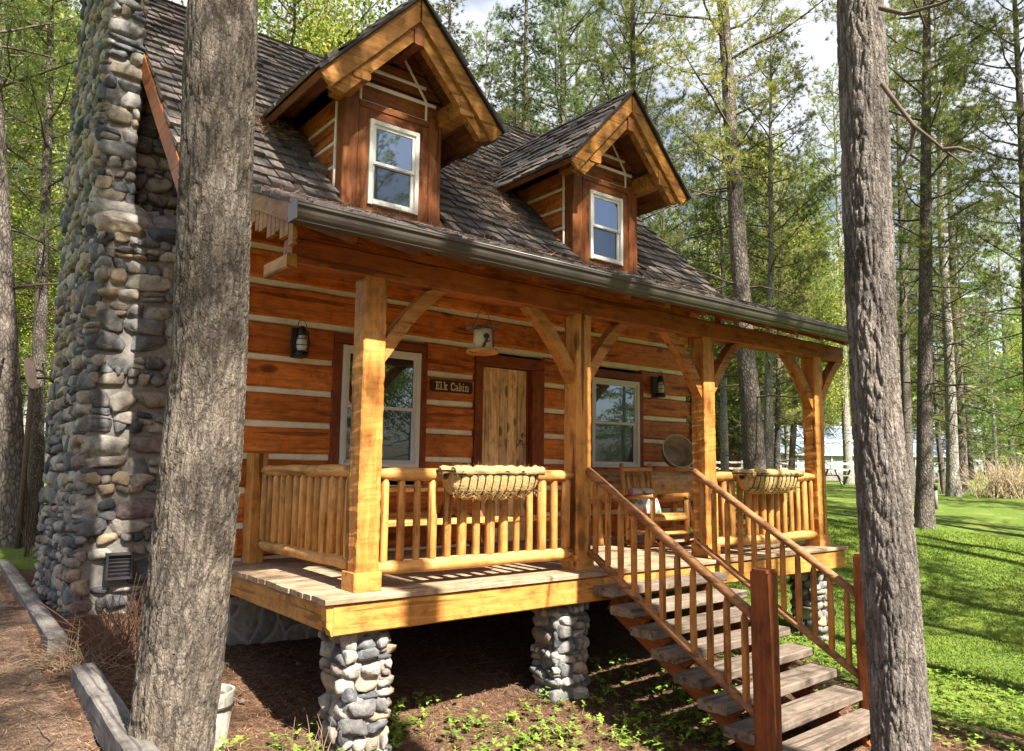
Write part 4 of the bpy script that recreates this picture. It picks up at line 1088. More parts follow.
def place(key, base, top=None, scale=1.0, label='', group=None, rz=None):
    """a copy of a prototype standing at base, its trunk aimed at top"""
    src = PROTO[key]
    if key not in USED: o = src; USED.add(key)
    else:
        o = src.copy(); COL.objects.link(o)
        for ch in src.children:
            c = ch.copy(); COL.objects.link(c); c.parent = o
    o.location = base; rz = random.uniform(0, 6.28) if rz is None else rz
    up = V3((0,0,1)) if top is None else (V3(top)-V3(base)).normalized()
    o.rotation_mode = 'QUATERNION'; o.rotation_quaternion = V3((0,0,1)).rotation_difference(up) @ V3((0,0,1)).to_track_quat('Z','Y').__class__((0,0,1), rz)
    o.scale = (scale,)*3
    for k in ('group',):
        if k in o: del o[k]
    tag(o, label, 'tree', group); return o
def aim(key, pb, pt, depth, wpx, dia, label, group=None, dtop=None, xy=1.0):
    b = at(pb[0], pb[1], depth); t = at(pt[0], pt[1], depth if dtop is None else dtop)
    b.z = gz(b.x, b.y); s = wpx*depth/CAMP['f']/dia
    # keep the plumb of the photographed trunk: shift the top to the same plan distance
    k = math.hypot(b.x, b.y)/math.hypot(t.x, t.y); h = CPOS.z + (t.z-CPOS.z)*k
    t = V3((t.x*k, t.y*k, h)); return place(key, b, t, s, label, group)

def near_trunk(name, edges, depth, H, mat, label, crown, seed, extra=None):
    """a foreground trunk surveyed from its outline: rows of (y, left, right)"""
    ctr = []
    rows = sorted(edges, key=lambda e: -e[0])
    b0 = at((rows[0][1]+rows[0][2])/2, rows[0][0], depth); gx = gz(b0.x, b0.y)
    for (y, l, r) in rows:
        p = at((l+r)/2, y, depth); k = math.hypot(b0.x, b0.y)/math.hypot(p.x, p.y)
        p = V3((p.x*k, p.y*k, CPOS.z+(p.z-CPOS.z)*k)); ctr.append((p, (r-l)/2*depth*k/CAMP['f']))
    lo = ctr[0]; dv = (ctr[1][0]-ctr[0][0]); dv = dv/dv.z
    foot = lo[0] + dv*(gx-.25-lo[0].z); ctr.insert(0, (foot, lo[1]*1.22))
    hi = ctr[-1]; dv = (ctr[-1][0]-ctr[-3][0]); dv = dv/dv.z
    for z in (6, 9, 13, H): ctr.append((hi[0]+dv*(z-hi[0].z), hi[1]*(1-(z-hi[0].z)/(H-hi[0].z)*.9)))
    zs = np.array([c[0].z for c in ctr]); xs = np.array([c[0].x for c in ctr]); ys = np.array([c[0].y for c in ctr]); rs = np.array([c[1] for c in ctr])
    Z = np.concatenate([np.arange(zs[0], 4.6, .017), np.linspace(4.7, H, 40)]); n = 150
    th = np.linspace(0, 2*np.pi, n, endpoint=False)
    def sm(a):
        v = np.interp(Z, zs, a); kk = 31; pad = np.pad(v, kk//2, mode='reflect', reflect_type='odd'); w = np.convolve(pad, np.ones(kk)/kk, 'valid')
        return w
    cx, cy, rr = sm(xs), sm(ys), sm(rs)
    verts = []; plate = []
    nn = mnoise.noise
    for i, z in enumerate(Z):
        fine = z < 4.65
        for k in range(n):
            a = th[k]; c, s = math.cos(a), math.sin(a)
            if fine:
                wx = nn(V3((c*3, s*3, z*4+seed)))*.7; wz = nn(V3((c*3+9, s*3, z*4)))*.6
                q = V3((c*rr[i]*(13+5*nn(V3((c*1.2,s*1.2,z*.7+seed))))+wx+seed, s*rr[i]*14+wx, z*4.2+wz+.8*nn(V3((c*6,s*6,seed)))))
                dist, _ = mnoise.voronoi(q); e1 = dist[1]-dist[0]
                q = V3((c*rr[i]*40+wx*2, s*rr[i]*40+seed, z*17+wz)); d2, _ = mnoise.voronoi(q); e2 = d2[1]-d2[0]
                pl = min(1, e1/.26)*.7 + min(1, e2/.3)*.3; pl = pl*pl*(3-2*pl)
                fl = nn(V3((c*16, s*16, z*16)))*.5 + nn(V3((c*40, s*40, z*34)))*.35
                d = .017*(pl-1) + .007*fl + .016*nn(V3((c*1.5, s*1.5, z*1.1+seed)))
            else: pl = .7; d = 0
            r = rr[i]+d; verts.append((cx[i]+c*r, cy[i]+s*r, z)); plate.append(pl)
    f = []
    for i in range(len(Z)-1):
        for k in range(n): f.append((i*n+k, i*n+(k+1)%n, (i+1)*n+(k+1)%n, (i+1)*n+k))
    root = thing(name, (foot.x, foot.y, gx), label, 'tree')
    me = bpy.data.meshes.new('trunk'); o = V3((foot.x, foot.y, gx))
    me.from_pydata([(v[0]-o.x, v[1]-o.y, v[2]-o.z) for v in verts], [], f)
    a = me.attributes.new('plate', 'FLOAT', 'POINT'); a.data.foreach_set('value', np.array(plate, np.float32))
    me.materials.append(M[mat]); me.polygons.foreach_set('use_smooth', np.ones(len(f), bool)); me.update()
    ob = bpy.data.objects.new('trunk', me); COL.objects.link(ob); ob.parent = root
    if extra: extra(root, ctr)
    # crown above the frame: copies of a prototype's crown and limbs
    dxy = V3((cx[-1]-foot.x, cy[-1]-foot.y, 0))
    for ch in PROTO[crown].children:
        if ch.name.startswith('trunk'): continue
        c = ch.copy(); COL.objects.link(c); c.parent = root; c.location = (dxy.x*.6, dxy.y*.6, 0); c.scale = (1,1,1.0)
    return root

def dead_limb(root, ctr):
    lm = MB()
    for pts in ([(882,84,5.0),(900,108,4.9),(914,126,4.85),(926,135,4.8),(944,150,4.8),(962,163,4.8)], [(914,126,4.85),(911,150,4.9),(902,165,4.9)], [(880,8,5.0),(905,14,4.8),(940,4,4.6),(975,-12,4.5)], [(944,150,4.8),(958,148,4.7),(972,152,4.7)]):
        w = [at(*p) for p in pts]; n = len(w); lm.pole(w, [.016*(1-.75*k/n) for k in range(n)], 6, caps=False)
    for o in [lm.build('dead_limb', M['twig'], root, root.location)]: pass
near_trunk('pine_tree', [(751,130,211),(700,136,218),(600,147,228),(500,158,236),(400,169,243),(300,176,248),(200,181,251),(100,185,254),(0,190,256)], 4.7, 24, 'bark_near',
    'thick furrowed pine trunk rising in front of the stone chimney and porch corner', 'pineNear', 3)
near_trunk('pine_tree', [(751,873,930),(700,872,926),(600,866,919),(500,858.5,909),(420,853.6,899),(290,848,893),(200,843.5,890),(100,842,886),(0,838,881)], 5.0, 22, 'bark_near2',
    'grey furrowed pine trunk rising in front of the stair foot and lawn', 'pineNear', 17, dead_limb)

for q in list(PROTO['pineNear'].children)+[PROTO['pineNear']]: bpy.data.objects.remove(q)
del PROTO['pineNear']
def forest():
    g = 'pines on the lawn beside the cabin'
    aim('pineA', (924,519), (926,150), 18, 17, .50, 'tall sunlit pine on the lawn nearest behind the grey front trunk')
    aim('pineA', (909,500), (899,150), 24, 11, .50, 'slim dark pine partly hidden by the grey front trunk')
    aim('pineB', (953,491), (945,280), 27, 12, .44, 'pale pine trunk standing between two lawn pines near the path light')
    aim('pineC', (944,492), (934,380), 29, 6, .36, 'thin young pine leaning left beside the path light')
    aim('firA', (963,489), (953,260), 30, 11, .46, 'pine with low drooping green boughs at the edge of the lawn')
    aim('pineA', (1034,500), (1018,60), 17, 15, .50, 'pine at the right edge of the picture with a dark upper trunk')
    aim('pineA', (757,470), (727,80), 18, 22, .50, 'big two toned pine behind the porch railing basket, leaning left')
    aim('pineB', (768,470), (771,60), 19, 11, .44, 'pale straight pine growing tight against the big leaning one')
    aim('pineC', (776,470), (781,200), 25, 7, .36, 'slim bluish pine just right of the pale straight one')
    aim('pineC', (790,470), (800,300), 30, 7, .36, 'slim pine leaning right in front of the greenhouse')
    aim('pineB', (725,468), (719,60), 24, 9, .44, 'pale slender pine seen just right of the third porch post')
    aim('pineA', (640,330), (632,10), 21, 14, .50, 'dark pine rising behind the peak of the right dormer')
    aim('pineB', (486,330), (478,10), 27, 8, .44, 'reddish pale pine behind the gap between the dormers')
    aim('pineB', (456,330), (452,10), 22, 9, .44, 'pale pine rising just right of the left dormer roof')
    aim('firA', (456,330), (450,10), 31, 13, .46, 'full fir close behind the right slope of the left dormer')
    aim('pineA', (520,330), (516,10), 30, 8, .50, 'tall dark pine behind the middle of the roof valley')
    aim('pineC', (607,330), (603,10), 26, 7, .36, 'thin dark pine just left of the right dormer peak')
    aim('pineC', (556,330), (551,10), 32, 5, .36, 'thin pine standing mid way between both dormers')
    aim('pineA', (20,474), (-4,200), 14.5, 30, .50, 'broad leaning pine left of the stone chimney')
    aim('pineA', (38,478), (51,20), 15.5, 16, .50, 'straight dark pine close beside the stone chimney')
    # bare limbed and leafy growth between them
    zones = [((-40,60), 'left of the chimney'), ((230,330), 'behind the left dormer'), ((440,520), 'behind the roof valley'), ((520,690), 'behind the right dormer'), ((690,850), 'beyond the porch end'), ((880,1060), 'beyond the lawn')]
    rnd = random.Random(23)
    plan = [(0,9,(24,62)),(1,10,(26,60)),(2,15,(26,64)),(3,22,(27,70)),(4,20,(32,72)),(5,9,(42,88))]
    kinds = ['pineB','firA','broadA','pineC','firB','pineA','broadA','pineC','firA','broadB']
    word = {'pineA':'tall pine','pineB':'pale barked pine','pineC':'bushy young pine','firA':'tall fir','firB':'low green fir','broadA':'yellow green leafy tree','broadB':'small yellow green leafy tree'}
    for zi, n, (d0, d1) in plan:
        (x0, x1), where = zones[zi]
        for i in range(n):
            key = kinds[(i*2+zi*3) % len(kinds)]; d = d0+(d1-d0)*((i+.5)/n) + rnd.uniform(-2,2)
            if zi == 5 and i < 4 and key.startswith('pine'): key = 'firB'
            px = x0+(x1-x0)*((i*.618+.13*zi) % 1.0); b = at(px, 475, d); b.z = gz(b.x, b.y)-.05
            place(key, b, None, rnd.uniform(.9,1.25), f'{word[key]} among the sunlit woods {where}', f'{word[key]}s {where}')
    # understorey that glows behind the left trunk and the porch
    for (px, d, key, s, lab) in ((5,38,'broadA',1.9,'bright yellow green tree behind the two pines left of the chimney'),(-22,33,'broadA',1.7,'bright leafy tree at the left edge behind the leaning pine'),(268,24,'broadA',1.5,'fresh green leafy tree showing over the roof beside the left dormer'),(300,30,'broadA',1.45,'leafy tree deeper behind the left dormer'),
                        (700,36,'broadB',1.3,'small leafy tree behind the third porch post'),(805,52,'broadB',1.2,'small leafy tree behind the greenhouse roof'),(740,44,'broadA',1.0,'leafy tree far behind the porch railing basket')):
        b = at(px, 475, d); b.z = gz(b.x, b.y)-.05; place(key, b, None, s, lab)
    # unseen trees added around the viewer to shade the scene and fill window reflections
    for i, (x, y, key, s) in enumerate(SHADERS):
        place(key, (x, y, gz(x, y)-.05), None, s, 'unseen tree added in front of the cabin for shade and window reflections', 'unseen trees added for shade and reflections', rz=i*1.3)
SHADERS = [(-2.1,-4.2,'pineA',1.0),(3.2,-3.1,'pineTall',1.0),(7.9,-3.7,'pineTall',1.0),(.1,-4.8,'pineTall',.78),(8.3,-2.8,'pineThin',1.1),(12,-1.2,'pineThin',1.0),(17.5,2.2,'pineThin',1.15),(9.8,-4.4,'pineTall',1.0),(5.4,-4.6,'pineTall',1.0),(16.5,-5,'pineTall',1.0),(13.5,-2.5,'pineA',.9),(20.5,1.5,'pineA',.95),(27,2.5,'pineB',1.0),
           (7,-13,'broadA',.9),(10.5,-11,'broadB',1.0),(13.5,-14,'firB',.9),(17,-12,'broadA',.95),(21,-15,'firB',1.0),(4,-15,'firB',.9),(25,-13,'broadA',1.0),(30,-12,'firB',.95),(9,-18,'firB',1.1),(15,-19,'broadA',1.1),
           (-6,-22,'firA',1.1),(0,-25,'pineB',1.1),(6,-23,'firA',1.0),(11,-27,'pineA',1.1),(17,-22,'firA',1.15),(22,-26,'pineB',1.1),(28,-21,'firA',1.1),(34,-25,'pineA',1.1),(41,-20,'firA',1.2),(13,-33,'broadA',1.5),(26,-34,'broadA',1.5),(3,-34,'broadA',1.5)]
forest()

def far_woods():
    rng = np.random.default_rng(77); P = []
    for i in range(150):
        ang = math.radians(rng.uniform(-8, 86)); d = rng.uniform(85, 150); h = rng.uniform(9, 26); w = rng.uniform(2,4.5); n = 260
        z = rng.uniform(0,1,n)**.8; r = w*(1-z)**.7
        a = rng.uniform(0,6.283,n); P.append(np.stack([d*math.sin(ang)+np.cos(a)*r*rng.uniform(.3,1,n), d*math.cos(ang)+np.sin(a)*r*rng.uniform(.3,1,n), z*h+.8], -1))
    P = np.concatenate(P); v, ti = leaves(P, rng, 2, .3, .85)
    o = fast_tris('far_woods', v, M['needle'], ti); tag(o, 'distant wood closing the view behind the lawn and cabin', 'woods', kind='stuff')
far_woods()

# ------------------------------------------------------------------ things on the porch
def org_build(mb, name, mat, root): return mb.build(name, mat, root, (0,0,0))
def lantern(loc, label):
    r = thing('wall_lantern', loc, label, 'lantern', 'porch wall lanterns')   # local: wall behind at +y
    b = MB(); b.beam((0,.0,-.17), (0,.0,.17), .15, .03, V3((1,0,0)), ch=.02); org_build(b, 'back_plate', M['lant_wood'], r)
    b = MB(); b.pole([(0,-.12,-.17),(0,-.12,-.155),(0,-.12,-.12),(0,-.12,-.105)], [.075,.08,.075,.05], 16); b.beam((0,-.01,-.14), (0,-.12,-.14), .03, .03); org_build(b, 'oil_tank', M['black'], r)
    b = MB(); b.pole([(0,-.12,-.10),(0,-.12,-.05),(0,-.12,.02),(0,-.12,.07)], [.042,.062,.055,.038], 16, caps=False); org_build(b, 'glass_chimney', M['lamp_glass'], r)
    b = MB(); b.pole([(0,-.12,.07),(0,-.12,.085),(0,-.12,.12),(0,-.12,.16),(0,-.12,.175)], [.05,.058,.045,.042,.02], 16); org_build(b, 'cap', M['black'], r)
    b = MB()
    for s in (-1,1): b.pole([(s*.075,-.12,-.13),(s*.088,-.12,0),(s*.07,-.12,.12),(s*.04,-.12,.14)], [.009]*4, 6)
    for z in (-.04,.03): b.pole([(.066*math.cos(q*.524),-.12+.066*math.sin(q*.524),z) for q in range(13)], [.004]*13, 4)
    b.pole([(.05*math.cos(q*.4),-.12,.175+.07*math.sin(q*.4)) for q in range(9)], [.004]*9, 4); org_build(b, 'wire_guard', M['black'], r)
    b = MB(); b.pole([(0,-.12,-.07),(0,-.12,-.03),(0,-.12,.0)], [.012,.018,.006], 8); org_build(b, 'bulb', M['trim'], r)
    return r
def sign():
    r = thing('name_sign', (5.462, 8.165, 2.034), 'dark brown name board reading Elk Cabin on the log wall beside the door', 'sign')
    b = MB(); w, h = .32, .075
    b.poly_prism([(-w,0,-h+.02),(-w+.02,0,-h),(w-.02,0,-h),(w,0,-h+.02),(w,0,h-.02),(w-.02,0,h),(-w+.02,0,h),(-w,0,h-.02)], (0,.03,0)); org_build(b, 'board', M['lant_wood'], r)
    G = {'E':["11111","01001","01000","01110","01000","01001","11111"], 'l':["1100","0100","0100","0100","0100","0100","1110"], 'k':["11000","01000","01011","01110","01100","01010","11011"],
         'C':["01111","11001","10000","10000","10000","11001","01111"], 'a':["0000","0000","1110","0001","0111","1001","0111"], 'b':["1100","0100","0110","0101","0101","0101","1110"],
         'i':["010","000","110","010","010","010","111"], 'n':["00000","00000","11110","01001","01001","01001","11011"]}
    t = MB(); px = .0112; pz = .0148; x = -.255
    for ch in 'Elk Cabin':
        if ch == ' ': x += px*4.2; continue
        g = G[ch]
        for rr, row in enumerate(g):
            c = 0
            while c < len(row):
                if row[c] == '1':
                    e = c
                    while e < len(row) and row[e] == '1': e += 1
                    z = (3-rr)*pz; t.box((x+c*px-.001, -.006, z-pz*.52), (x+e*px+.001, .002, z+pz*.52)); c = e
                else: c += 1
        x += px*(len(g[0])+.85)
    org_build(t, 'lettering', M['letter'], r)
def birdhouse():
    r = thing('hanging_birdhouse', (4.47, 6.15, 2.14), 'white bark log birdhouse with a round tray hanging below the porch beam', 'birdhouse')
    b = MB(); b.pole([(0,0,.04),(0,0,.13),(0,0,.245)], [.094,.096,.09], 20, amp=.05); org_build(b, 'body', M['birch'], r)
    b = MB(); b.pole([(0,0,0),(0,0,.018),(0,0,.04)], [.16,.167,.155], 28, amp=.03); org_build(b, 'tray', M['pole_x'], r)
    b = MB(); b.beam((-.14,-.01,.25), (.145,.0,.28), .026, .19, V3((0,0,1)), seg=6, amp=.008, ch=.006); org_build(b, 'roof_slab', M['tread'], r)
    b = MB(); b.pole([(-.02,-.078,.165),(-.025,-.1,.165)], [.03,.03], 12); b.pole([(-.02,-.085,.11),(-.02,-.14,.11)], [.007,.007], 6); org_build(b, 'entrance_hole', M['black'], r)
    b = MB(); b.beam((.07,-.085,.06), (.07,-.082,.24), .018, .01, V3((1,0,0))); b.beam((-.06,-.09,.05), (-.02,-.1,.14), .03, .01, V3((1,0,0))); org_build(b, 'trim_strip', M['twig'], r)
    b = MB(); b.pole([(-.12,0,.26),(-.06,0,.40),(0,0,.50),(.06,0,.40),(.12,0,.28)], [.004]*5, 5); b.pole([(0,0,.50),(0,0,.60)], [.004,.004], 5); org_build(b, 'hanging_wire', M['twig'], r)
def rocking_chair():
    r = thing('rocking_chair', (7.78, 6.80, 0.002), 'peeled log rocking chair on the porch beside the stair head', 'rocking chair', rz=math.radians(-7))
    def po(name, pts, rad, seed=1, mat='pole_z'):
        m = MB(); m.pole(pts, rad, 10, amp=.06, seed=seed); return org_build(m, name, M[mat], r)
    for s in (-1, 1):
        po('front_leg', [(s*.29,-.27,.07),(s*.29,-.27,.35),(s*.29,-.27,.655)], [.034,.036,.033], s+2)
        po('back_post', [(s*.26,.24,.07),(s*.26,.27,.42),(s*.25,.40,1.08)], [.032,.034,.027], s+7)
        po('armrest', [(s*.29,-.31,.675),(s*.285,0,.66),(s*.265,.31,.63)], [.038,.034,.028], s+11, 'pole_y')
        po('side_rung', [(s*.29,-.27,.22),(s*.265,.24,.22)], [.024,.024], s+15, 'pole_y')
        po('rocker', [(s*.285,-.50+q*.12,.035+.42*((q-4.2)/9)**2) for q in range(10)], [.028]*10, s+19, 'newel')
    po('front_rung', [(-.29,-.27,.20),(.29,-.27,.20)], [.028,.028], 31, 'pole_x'); po('seat_rail', [(-.29,-.275,.39),(.29,-.275,.39)], [.034,.034], 33, 'pole_x'); po('seat_rail', [(-.26,.25,.37),(.26,.25,.37)], [.03,.03], 35, 'pole_x')
    po('top_rail', [(-.26,.385,1.0),(.26,.385,1.0)], [.032,.032], 37, 'pole_x'); po('lower_back_rail', [(-.26,.29,.50),(.26,.29,.50)], [.028,.028], 39, 'pole_x')
    for k in range(4): x = -.165+k*.11; po('back_slat', [(x,.29,.50),(x,.385,1.0)], [.022,.024], k+41)
    for k in range(7): x = -.24+k*.08; po('seat_slat', [(x,-.285,.425),(x,.25,.40)], [.03,.028], k+51, 'pole_y')
    # floral cushion, lying against the back
    c = thing('cushion', (0,0,0), 'white cushion with pink and blue flowers lying on the rocking chair', 'cushion')
    bm = bmesh.new(); bmesh.ops.create_grid(bm, x_segments=16, y_segments=16, size=1)
    m = MB(); vs = []; n = 17
    for side in (1,-1):
        for i in range(n):
            for j in range(n):
                u, v = i/(n-1)*2-1, j/(n-1)*2-1; k = (1-u**4)*(1-v**4); pinch = 1-.06*(u*u*v*v)
                vs.append((u*.22*pinch, v*.2*pinch, side*.075*k**.6+.01*nz((u*2,v*2,side))))
    fs = []
    for s in (0,1):
        for i in range(n-1):
            for j in range(n-1): a = s*n*n+i*n+j; fs.append((a,a+n,a+n+1,a+1) if s == 0 else (a,a+1,a+n+1,a+n))
    bm.free(); m.add(vs, fs, 0, True); cs = org_build(m, 'cushion_cover', M['floral'], c)
    mw = Matrix.Translation((7.78,6.80,0)) @ Matrix.Rotation(math.radians(-7),4,'Z') @ Matrix.Translation((-.05,.14,.585)) @ Matrix.Rotation(math.radians(4),4,'Z') @ Matrix.Rotation(math.radians(62),4,'X')
    c.matrix_world = mw
def log_bench():
    r = thing('log_bench', (8.35, 7.62, 0.002), 'thick peeled log bench on pole legs under the right window', 'bench')
    m = MB(); n = 22; m.pole([V3((-1.25+2.5*k/n, .02*nz((k*.3,1,1)), .755)) for k in range(n+1)], [.225*(1+.05*nz((k*.5,2,2))) for k in range(n+1)], 26, amp=.05, seed=4, fs=3); org_build(m, 'log', M['bench_log'], r)
    for s in (-1, 1):
        for q in (-1, 1):
            m = MB(); m.pole([(s*.92,q*.10,.60),(s*1.02,q*.26,.0)], [.05,.045], 10, amp=.05, seed=s*3+q); org_build(m, 'leg', M['pole_z'], r)
    # round tub leaning on the wall, standing on the log
    t = thing('wash_tub', (9.55, 7.78, 1.235), 'round old metal tub leaning against the log wall on the bench log', 'tub')
    m = MB(); prof = [(.0,-.06),(.19,-.06),(.205,-.05),(.262,.13),(.272,.135),(.275,.145),(.262,.15),(.25,.135),(.195,-.035),(.12,-.04),(.11,-.03),(.0,-.032)]; seg = 40; vs = []; fs = []
    for (rr, z) in prof:
        for k in range(seg): a = 2*math.pi*k/seg; vs.append((max(rr,.001)*math.cos(a), max(rr,.001)*math.sin(a), z))
    for i in range(len(prof)-1):
        for k in range(seg): fs.append((i*seg+k, i*seg+(k+1)%seg, (i+1)*seg+(k+1)%seg, (i+1)*seg+k))
    m.add(vs, fs, 0, True); org_build(m, 'tub_body', M['zinc'], t)
    m = MB(); m.pole([(.27*math.cos(k*.1571), .27*math.sin(k*.1571), .147) for k in range(41)], [.009]*41, 8); org_build(m, 'tub_rim', M['lant_rim'], t)
    for s in (-1,1):
        m = MB(); m.pole([(s*.25,-.06,.11),(s*.30,-.04,.12),(s*.30,.04,.12),(s*.25,.06,.11)], [.008]*4, 6); org_build(m, 'tub_handle', M['zinc'], t)
    t.rotation_mode = 'XYZ'; t.rotation_euler = (math.radians(70), 0, math.radians(-22))
    t.location = (9.50, 7.90, 1.25)
def picnic_table():
    r = thing('picnic_table', (4.35, 7.35, 0.002), 'wooden picnic table standing behind the left porch railing', 'table')
    for k in range(4): m = MB(); m.beam((-.95,-.26+k*.17,.765), (.95,-.26+k*.17,.765), .04, .16, V3((0,0,1)), seg=4, amp=.002, ch=.006); org_build(m, 'tabletop_plank', M['pole_x'], r)
    for s in (-1,1): m = MB(); m.beam((-.98,s*.66,.45), (1.5 if s < 0 else .98,s*.66,.45), .05, .26, V3((0,0,1)), seg=4, amp=.002, ch=.008); org_build(m, 'bench_plank', M['pole_x'], r)
    for x in (-.72,.72):
        for s in (-1,1): m = MB(); m.beam((x,s*.22,.74), (x,s*.62,.0), .09, .045, V3((0,1,0)), ch=.006); org_build(m, 'leg', M['casing'], r)
        m = MB(); m.beam((x+.05,-.7,.40), (x+.05,.7,.40), .09, .04, V3((0,0,1)), ch=.006); org_build(m, 'cross_bar', M['casing_x'], r)
def planter(x0, x1, label):
    cx = (x0+x1)/2; W = (x1-x0)/2; r = thing('hanging_planter', (cx, 5.70, .80), label, 'planter', 'planters hung on the front railings')
    m = MB(); n = 36; k = 12; vs = []; ins = []
    for i in range(n+1):
        u = i/n*2-1; e = (1-abs(u)**6)**.5
        for j in range(k+1):
            a = math.pi*j/k; b = 1.06+.06*nz((u*9,a*3,cx))+.075*abs(math.sin(math.pi*u*6))
            vs.append((u*W, -.09 - .135*math.cos(a)*b*(.35+.65*e), .17 - .225*math.sin(a)*b*(.25+.75*e)))
    fs = [(i*(k+1)+j, (i+1)*(k+1)+j, (i+1)*(k+1)+j+1, i*(k+1)+j+1) for i in range(n) for j in range(k)]
    m.add(vs, fs, 0, True)
    for yy, rr in ((-.215,.042),(.0,.04)): m.pole([(-W+2*W*q/24, yy+.012*nz((q,yy,cx)), .178+.022*nz((q*.7,cx,2))) for q in range(25)], [rr*(1+.4*nz((q*.9,cx,5))) for q in range(25)], 9, amp=.12, seed=cx, fs=20)
    m.poly_prism([(-W*.97,-.21,.15),(W*.97,-.21,.15),(W*.97,.03,.15),(-W*.97,.03,.15)], (0,0,.01)); org_build(m, 'coir_liner', M['coir'], r)
    m = MB(); m.pole([(-W-.01,-.24,.175),(W+.01,-.24,.175)], [.011]*2, 6); m.pole([(-W-.01,-.24,.15),(W+.01,-.24,.15)], [.008]*2, 6)
    m.pole([(-W-.01,.035,.175),(W+.01,.035,.175)], [.011]*2, 6)
    for s in (-1,1): m.pole([(s*(W+.01),-.24,.175),(s*(W+.01),.035,.175)], [.009]*2, 6)
    for q in range(13):
        u = -1+q/6; e = (1-abs(u)**6)**.5; m.pole([(u*W, -.09-.15*math.cos(a)*(.4+.6*e), .17-.24*math.sin(a)*(.28+.72*e)) for a in [math.pi*j/10 for j in range(8)]], [.0055]*8, 5)
    m.pole([(u*W*.98, -.09-.15*math.cos(.8), .17-.24*math.sin(.8)) for u in (-1,0,1)], [.006]*3, 5); org_build(m, 'wire_frame', M['black'], r)
    rng = np.random.default_rng(int(cx*9)); N = 1900; p = np.stack([rng.uniform(-W,W,N), np.where(rng.random(N)<.7, -.225, rng.uniform(-.2,.0,N)), rng.uniform(.145,.20,N)], -1)
    lo = rng.random(N) < .22; p[lo,2] = rng.uniform(-.05,.1,lo.sum()); p[lo,1] = -.2
    d = unit(np.stack([rng.normal(0,.9,N), rng.normal(-.4,.6,N), np.where(lo, -.5, rng.normal(.6,.5,N))], -1)); L = rng.uniform(.03,.085,(N,1)); sd = unit(np.cross(d, rng.normal(size=(N,3))))*.0013
    v = np.stack([p-sd, p+sd, p+d*L], 1).reshape(-1,3); o = fast_tris('coir_fringe', v, M['coir'], None, r); o['kind'] = 'stuff'

M['lant_wood'] = plain('dark_brown_board', (.045,.022,.016), .6, .25, 6, .2)
M['lamp_glass'] = plain('clear_lamp_glass', (.55,.56,.56), .12, .1, 4, 0, .6); M['letter'] = plain('routed_letters', (.66,.48,.28), .7, .1, 20, .1)
M['lant_rim'] = plain('worn_rim', (.55,.50,.42), .5, .2, 6, .1, .4, .2)
M['birch'] = plain('white_bark', (.60,.50,.33), .85, .25, 9, .5, .2, 0, .01); M['zinc'] = plain('old_zinc', (.32,.25,.165), .5, .4, 5, .3, .4, .15); M['coir'] = plain('coconut_fibre', (.50,.335,.145), .95, .4, 40, 1.0, .1, 0, .02)
M['bench_log'] = wood('peeled_bench_log', (.28,.13,.045), (.45,.245,.095), (.56,.35,.17), 'x', .9, .55, .5, .9, .1)
def floral():
    t = NT('floral_cloth'); v = t.n('ShaderNodeTexCoord').outputs['Object']; n = t.n('ShaderNodeTexNoise'); t.l(v, n.inputs['Vector']); n.inputs['Scale'].default_value = 22
    vo = t.voro(t.vmath('ADD', v, t.vmath('MULTIPLY', n.outputs['Color'], (.05,.05,.05))), 13); sp = t.n('ShaderNodeSeparateColor'); t.l(vo.outputs['Color'], sp.inputs[0])
    c = t.ramp(sp.outputs[0], [(0,(.62,.06,.16)),(.25,(.10,.16,.40)),(.45,(.60,.22,.10)),(.6,(.10,.24,.10)),(.92,(.60,.52,.48))], 'CONSTANT')
    f = t.ramp(vo.outputs['Distance'], [(.44,(1,1,1)),(.56,(0,0,0))]); t.bsdf(t.mix(f, (.48,.40,.38), c), .9, None, .1); return t.m
M['floral'] = floral()
lantern((3.365, 8.17, 2.37), 'dark railroad style lantern on the log wall left of the left window'); lantern((9.36, 8.17, 2.32), 'lantern with a pale glass on the log wall right of the right window')
sign(); birdhouse(); rocking_chair(); log_bench(); picnic_table()
planter(3.70, 4.70, 'coir lined wire planter on the railing left of the stairs'); planter(7.98, 9.08, 'coir lined wire planter on the railing right of the stairs')

